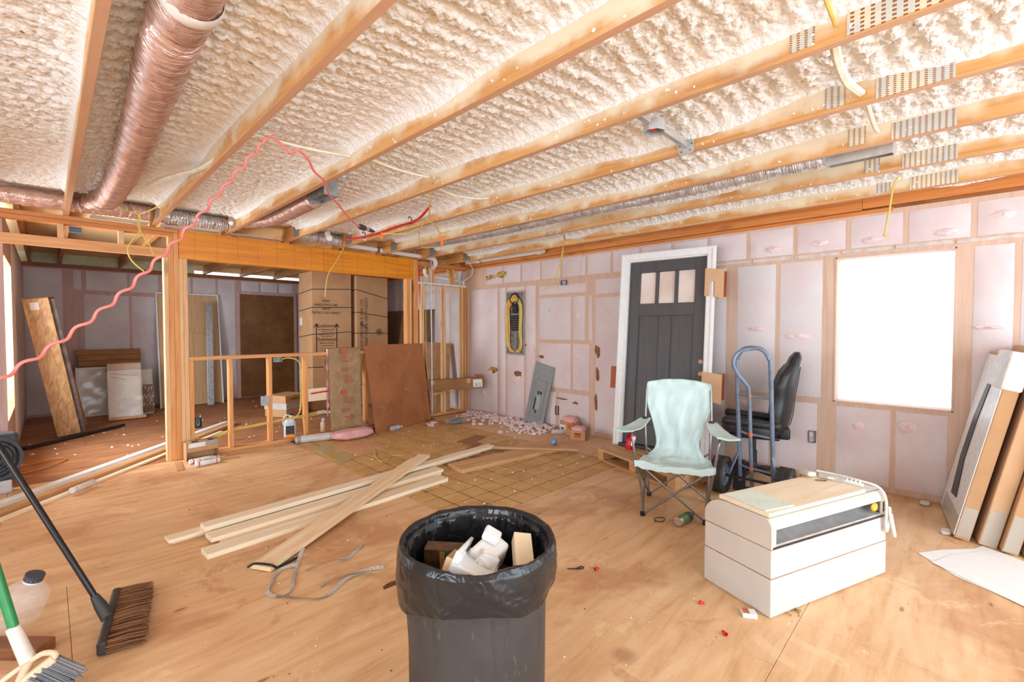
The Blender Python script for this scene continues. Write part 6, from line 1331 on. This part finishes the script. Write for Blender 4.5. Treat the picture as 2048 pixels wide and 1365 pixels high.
flakes('dark_crumbs', 'tiny dark specks scattered over the plywood floor', 'debris', 120, debris2, plain('dark_specks', (96, 66, 50), .8), .002, .008)
def debris3(k): return (random.uniform(-.2, 3.2), random.uniform(6.0, 9.6), -.003)
flakes('far_crumbs', 'pale crumbs on the floor of the room beyond', 'debris', 90, debris3, plain('pale_crumbs', (246, 230, 222), .8), .006, .022)
# foam crumbs clinging under the joists beside the nail plates
m = MB()
for k in range(160):
    j = random.choice(JX[6:]); y = random.uniform(.2, 4.2); z = JZ + random.uniform(.01, .06); s = random.uniform(.003, .008); m.obox((j-.002, y, z), (s, s*1.8, s), (random.random()*3, 0, 0))
tag(m.build('foam_specks', M_FOAM, ceil_), kind='stuff')
m = MB(); random.seed(31)
for k in range(260):
    y = random.uniform(-.6, 3.2); s = random.uniform(.006, .016); m.obox((WX-.040, y, 2.492 + random.uniform(-.004, .008)), (s, s*1.6, s), (random.random()*3, random.random(), random.random()))
tag(m.build('foam_bead', M_FOAM, ceil_), kind='stuff')

# ------------------------------------------------------------------ tall flat cartons leaning at the right edge
lean_a = R(11.5)
def tall_flat(label, x0, x1, y, th, h, mat, extra=None, zc=0):
    t = thing('flat_pack', label, 'carton', (x0, y, .012), rot=(lean_a, 0, R(6.5)), group='flat packs leaning at the right edge')
    MB().box(0, x1-x0, -th, 0, 0, h).build('carton_body', mat, t, bevel=.006); return t
f1 = tall_flat('flat pack with a white wrapped face and black foam strip, leftmost by the window', 4.12, 4.82, .012, .075, 1.22, M_CARD)
MB().box(.004, .695, 0, .004, .015, 1.20).build('white_face', plain('white_wrap', (246, 242, 240), .35), f1)
MB().prism([(.24, .20), (.44, .18), (.52, .45), (.50, .75), (.40, 1.0), (.30, 1.0), (.36, .75), (.36, .45)], .004, .009, 'y').build('black_strip', M_BLACKP, f1, bevel=.002)
MB().box(-.012, .34, -.085, .016, 1.00, 1.245).build('foam_cap', plain('foam_cap', (244, 240, 238), .6), f1, bevel=.014, smooth=True); MB().box(-.003, .0, -.07, -.005, .02, .22).build('tape', M_TAPE, f1); MB().box(.01, .6, .0042, .006, .01, .14).build('tape', M_TAPE, f1)
for i, (x0, y, th, mt, lb) in enumerate(((4.10, -.098, .085, M_CARDL, 'second flat pack carton from the window'), (4.06, -.196, .075, M_CARD, 'third flat pack carton from the window'), (4.05, -.29, .08, M_CARDL, 'fourth flat pack carton, cut by the right picture edge'))):
    q = tall_flat(lb, x0, 4.82, y, th, 1.27, mt); MB().box(-.003, 0, -th+.006, -.006, .01, .24).build('tape', M_TAPE, q)
ps = MB().prism([(3.70, .165), (3.86, .06), (4.02, -.085), (4.11, -.12), (3.85, -.52), (3.32, -.42), (3.36, -.24), (3.50, .0)], .0015, .003).build('paper_sheet', plain('white_paper', (244, 242, 240), .6, var=.03), bevel=0); tag(ps, 'white paper sheet spread on the floor before the flat packs', 'paper')
ps = MB().prism([(3.60, .10), (3.78, .03), (4.0, -.12), (3.85, -.5), (3.30, -.45), (3.33, -.26)], .0042, .0058).build('paper_sheet', plain('white_paper', (244, 242, 240), .6), bevel=0); tag(ps, 'second white paper sheet lying on top of the first', 'paper')
for q, (x, y) in enumerate(((4.77, .18), (4.20, .05))): tag(fleece('paper_scrap', (x, y, .012), (.05, .03, .012), q*3+1, None, plain('scrap_white', (240, 228, 220), .8), 14), ['crumpled pale scrap at the foot of the wall under the window', 'crumpled pale scrap just before the leftmost flat pack'][q], 'scrap')

# ------------------------------------------------------------------ small things near the unit
def wirenut(label, x, y, rz):
    t = MB().lathe([(.0085, 0), (.0095, .004), (.0085, .010), (.005, .026), (0, .027)], 10, (0, 0, .009), 'x').build('wire_nut', M_RED, smooth=True); t.location = (x, y, 0); t.rotation_euler = (0, 0, rz); return tag(t, label, 'wire nut', 'red wire nuts on the floor')
wirenut('red wire nut lying beside the trash can', 2.152, 1.456, R(-20)); wirenut('red wire nut lying left of the cream unit corner', 2.25, .907, R(-60)); wirenut('red wire nut nearest the camera, below the white tin', 2.095, .721, R(60))
bx_ = thing('blade_tin', 'small white box with an orange printed lid by the cream unit corner', 'box', (2.325, .70, 0), R(-58)); MB().box(-.032, .032, -.025, .025, 0, .022).build('box_body', M_WHITEP, bx_, bevel=.003); MB().box(-.028, .020, -.021, .021, .022, .0228).build('lid_label', plain('lid_orange', (206, 112, 50), .5), bx_); MB().box(.0, .026, -.02, .018, .0229, .0234).build('lid_print', M_WHITEP, bx_)
random.seed(8)
for k in range(9):
    a = random.uniform(0, PI); x, y = 2.50+random.gauss(0, .035), .545+random.gauss(0, .028); s_ = MB().tube([(0, 0, .004), (.045, 0, .005)], [.0022, .0016], 6).lathe([(0, -.002), (.005, -.001), (.002, .002)], 8, (0, 0, .004), 'x').build('wood_screw', plain('brass_screw', (176, 148, 92), .4, .6)); s_.location = (x, y, .0006*k); s_.rotation_euler = (0, 0, a); tag(s_, 'loose brass wood screw in the small pile beside the cream unit', 'screw', 'pile of screws')
cl = MB().tube(spline([(0, 0, .004), (.03, .01, .006), (.045, .0, .005), (.03, -.012, .005), (.0, -.004, .004), (-.05, .012, .004)], 5), .003, 6).build('dark_clip', M_BLACKP, smooth=True); cl.location = (2.09, 1.54, 0); cl.rotation_euler = (0, 0, R(-30)); tag(cl, 'dark bent wire clip on the floor right of the trash can', 'clip')

# ------------------------------------------------------------------ brooms at the left
bb_ = thing('push_broom', 'black handled broom with brown bristles resting on the floor at left', 'broom', (.165, 2.77, 0))
hd0, hd1 = Vector((.225, 3.02, .035)), Vector((.135, 2.525, .035)); hx = (hd1-hd0).normalized(); bx0 = Vector((.985, -.17, 0)).normalized()
MB().beam(hd0, hd1, .035, .06).build('broom_block', plain('broom_black', (58, 54, 54), .5), bb_, bevel=.012, seg=3)
bb_.location = (0, 0, 0)
random.seed(5); m = MB(); m2 = MB()
for k in range(420):
    f = k/420; base = hd0.lerp(hd1, f) + Vector((.01, 0, random.uniform(-.022, .022))); L_ = .135*random.uniform(.9, 1.05)*(1 if f > .06 else .95); spread = (f-.5)*.12
    tip = base + (bx0 + hx*(spread+random.uniform(-.05, .05)))*L_ + Vector((0, 0, random.uniform(-.012, .004))); tip.z = max(.004, tip.z); base.z = max(.008, base.z)
    (m if k % 2 else m2).tube([base, base.lerp(tip, .55) + Vector((0, 0, .004)), tip], [.0032, .0026, .0014], 4)
tag(m.build('bristles', plain('brown_bristle', (120, 76, 46), .7), bb_), kind='stuff'); tag(m2.build('bristles', plain('brown_bristle_light', (150, 100, 64), .7), bb_), kind='stuff')
hb = hd0.lerp(hd1, .52); he = Vector((-.30, 3.20, 1.18))
MB().tube([hb + Vector((-.005, 0, .01)), hb.lerp(he, .06), hb.lerp(he, .10)], [.026, .024, .016], 12).build('ferrule', plain('broom_black', (58, 54, 54), .5), bb_, smooth=True); MB().tube([hb.lerp(he, .08), he], .0125, 14).build('handle', plain('gloss_black_handle', (34, 32, 34), .25, .2), bb_, smooth=True)
gb_ = thing('angle_broom', 'green handled broom with cream head and grey bristles at bottom left', 'broom', (0, 0, 0))
M_CRM = plain('cream_broom_plastic', (236, 204, 170), .5); g0, g1, g2 = Vector((-.22, 2.70, .78)), Vector((-.104, 2.517, .229)), Vector((-.069, 2.449, .131))
MB().tube([g0, g0.lerp(g1, .5), g1], .0165, 14).build('handle', plain('green_handle', (46, 140, 76), .35), gb_, smooth=True); MB().tube([g1 + (g1-g2)*.15, g2], [.021, .024], 14).build('ferrule', plain('white_ferrule', (238, 226, 214), .45), gb_, smooth=True)
hA, hB = Vector((.0, 2.375, .150)), Vector((-.17, 2.42, .03)); dn = Vector((.35, -.42, -.55)).normalized()
dn = ((hB-hA).normalized().cross(Vector((.5, .5, .1)).normalized())).normalized()
if dn.z > 0: dn = -dn
bow = [g2, g2.lerp(hA, .5)+Vector((.006, .0, .022)), hA + Vector((0, 0, .004)), hA.lerp(hB, .5), hB, g2.lerp(hB, .5) + Vector((-.03, .02, .0)), g2]
MB().tube(spline(bow, 7), .010, 10).build('head_frame', M_CRM, gb_, smooth=True); MB().beam(hA, hB, .03, .028).build('bristle_block', M_CRM, gb_, bevel=.006); MB().tube([g2, hA.lerp(hB, .55)], .016, 10).build('head_neck', M_CRM, gb_, smooth=True)
m = MB(); m2 = MB()
for k in range(340):
    f = random.random(); base = hA.lerp(hB, f) + Vector((random.uniform(-.012, .012), random.uniform(-.012, .012), 0)); tip = base + (Vector((.45, -.42, -.36)).normalized() + (hA-hB)*(.5-f)*.6)*.12*random.uniform(.85, 1.05)
    tip.z = max(.003, tip.z); (m if k % 2 else m2).tube([base, tip], [.0028, .0018], 4)
tag(m.build('bristles', plain('grey_bristle', (140, 140, 142), .7), gb_), kind='stuff'); tag(m2.build('bristles', plain('grey_bristle_dark', (112, 112, 116), .7), gb_), kind='stuff')
wp = MB().obox((0, 0, 0), (.30, .085, .05)).build('timber_offcut', wood('brown_offcut', (150, 92, 60), (112, 66, 42), axis=0, knots=.3), bevel=.006); wp.location = (-.13, 2.83, .026); wp.rotation_euler = (0, 0, R(-46)); tag(wp, 'brown timber offcut behind the green broom', 'wood scrap')
jj = bottle('clear plastic jug with a dark cap behind the green broom', (-.14, 3.10, 0), (R(12), R(20), 0), .085, .24, glass_mat('jug_film', (236, 232, 228), .1, .22)); MB().lathe([(.03, .22), (.036, .225), (.036, .25), (0, .252)], 16).build('dark_cap', plain('jug_dark_cap', (70, 74, 86), .4), jj)
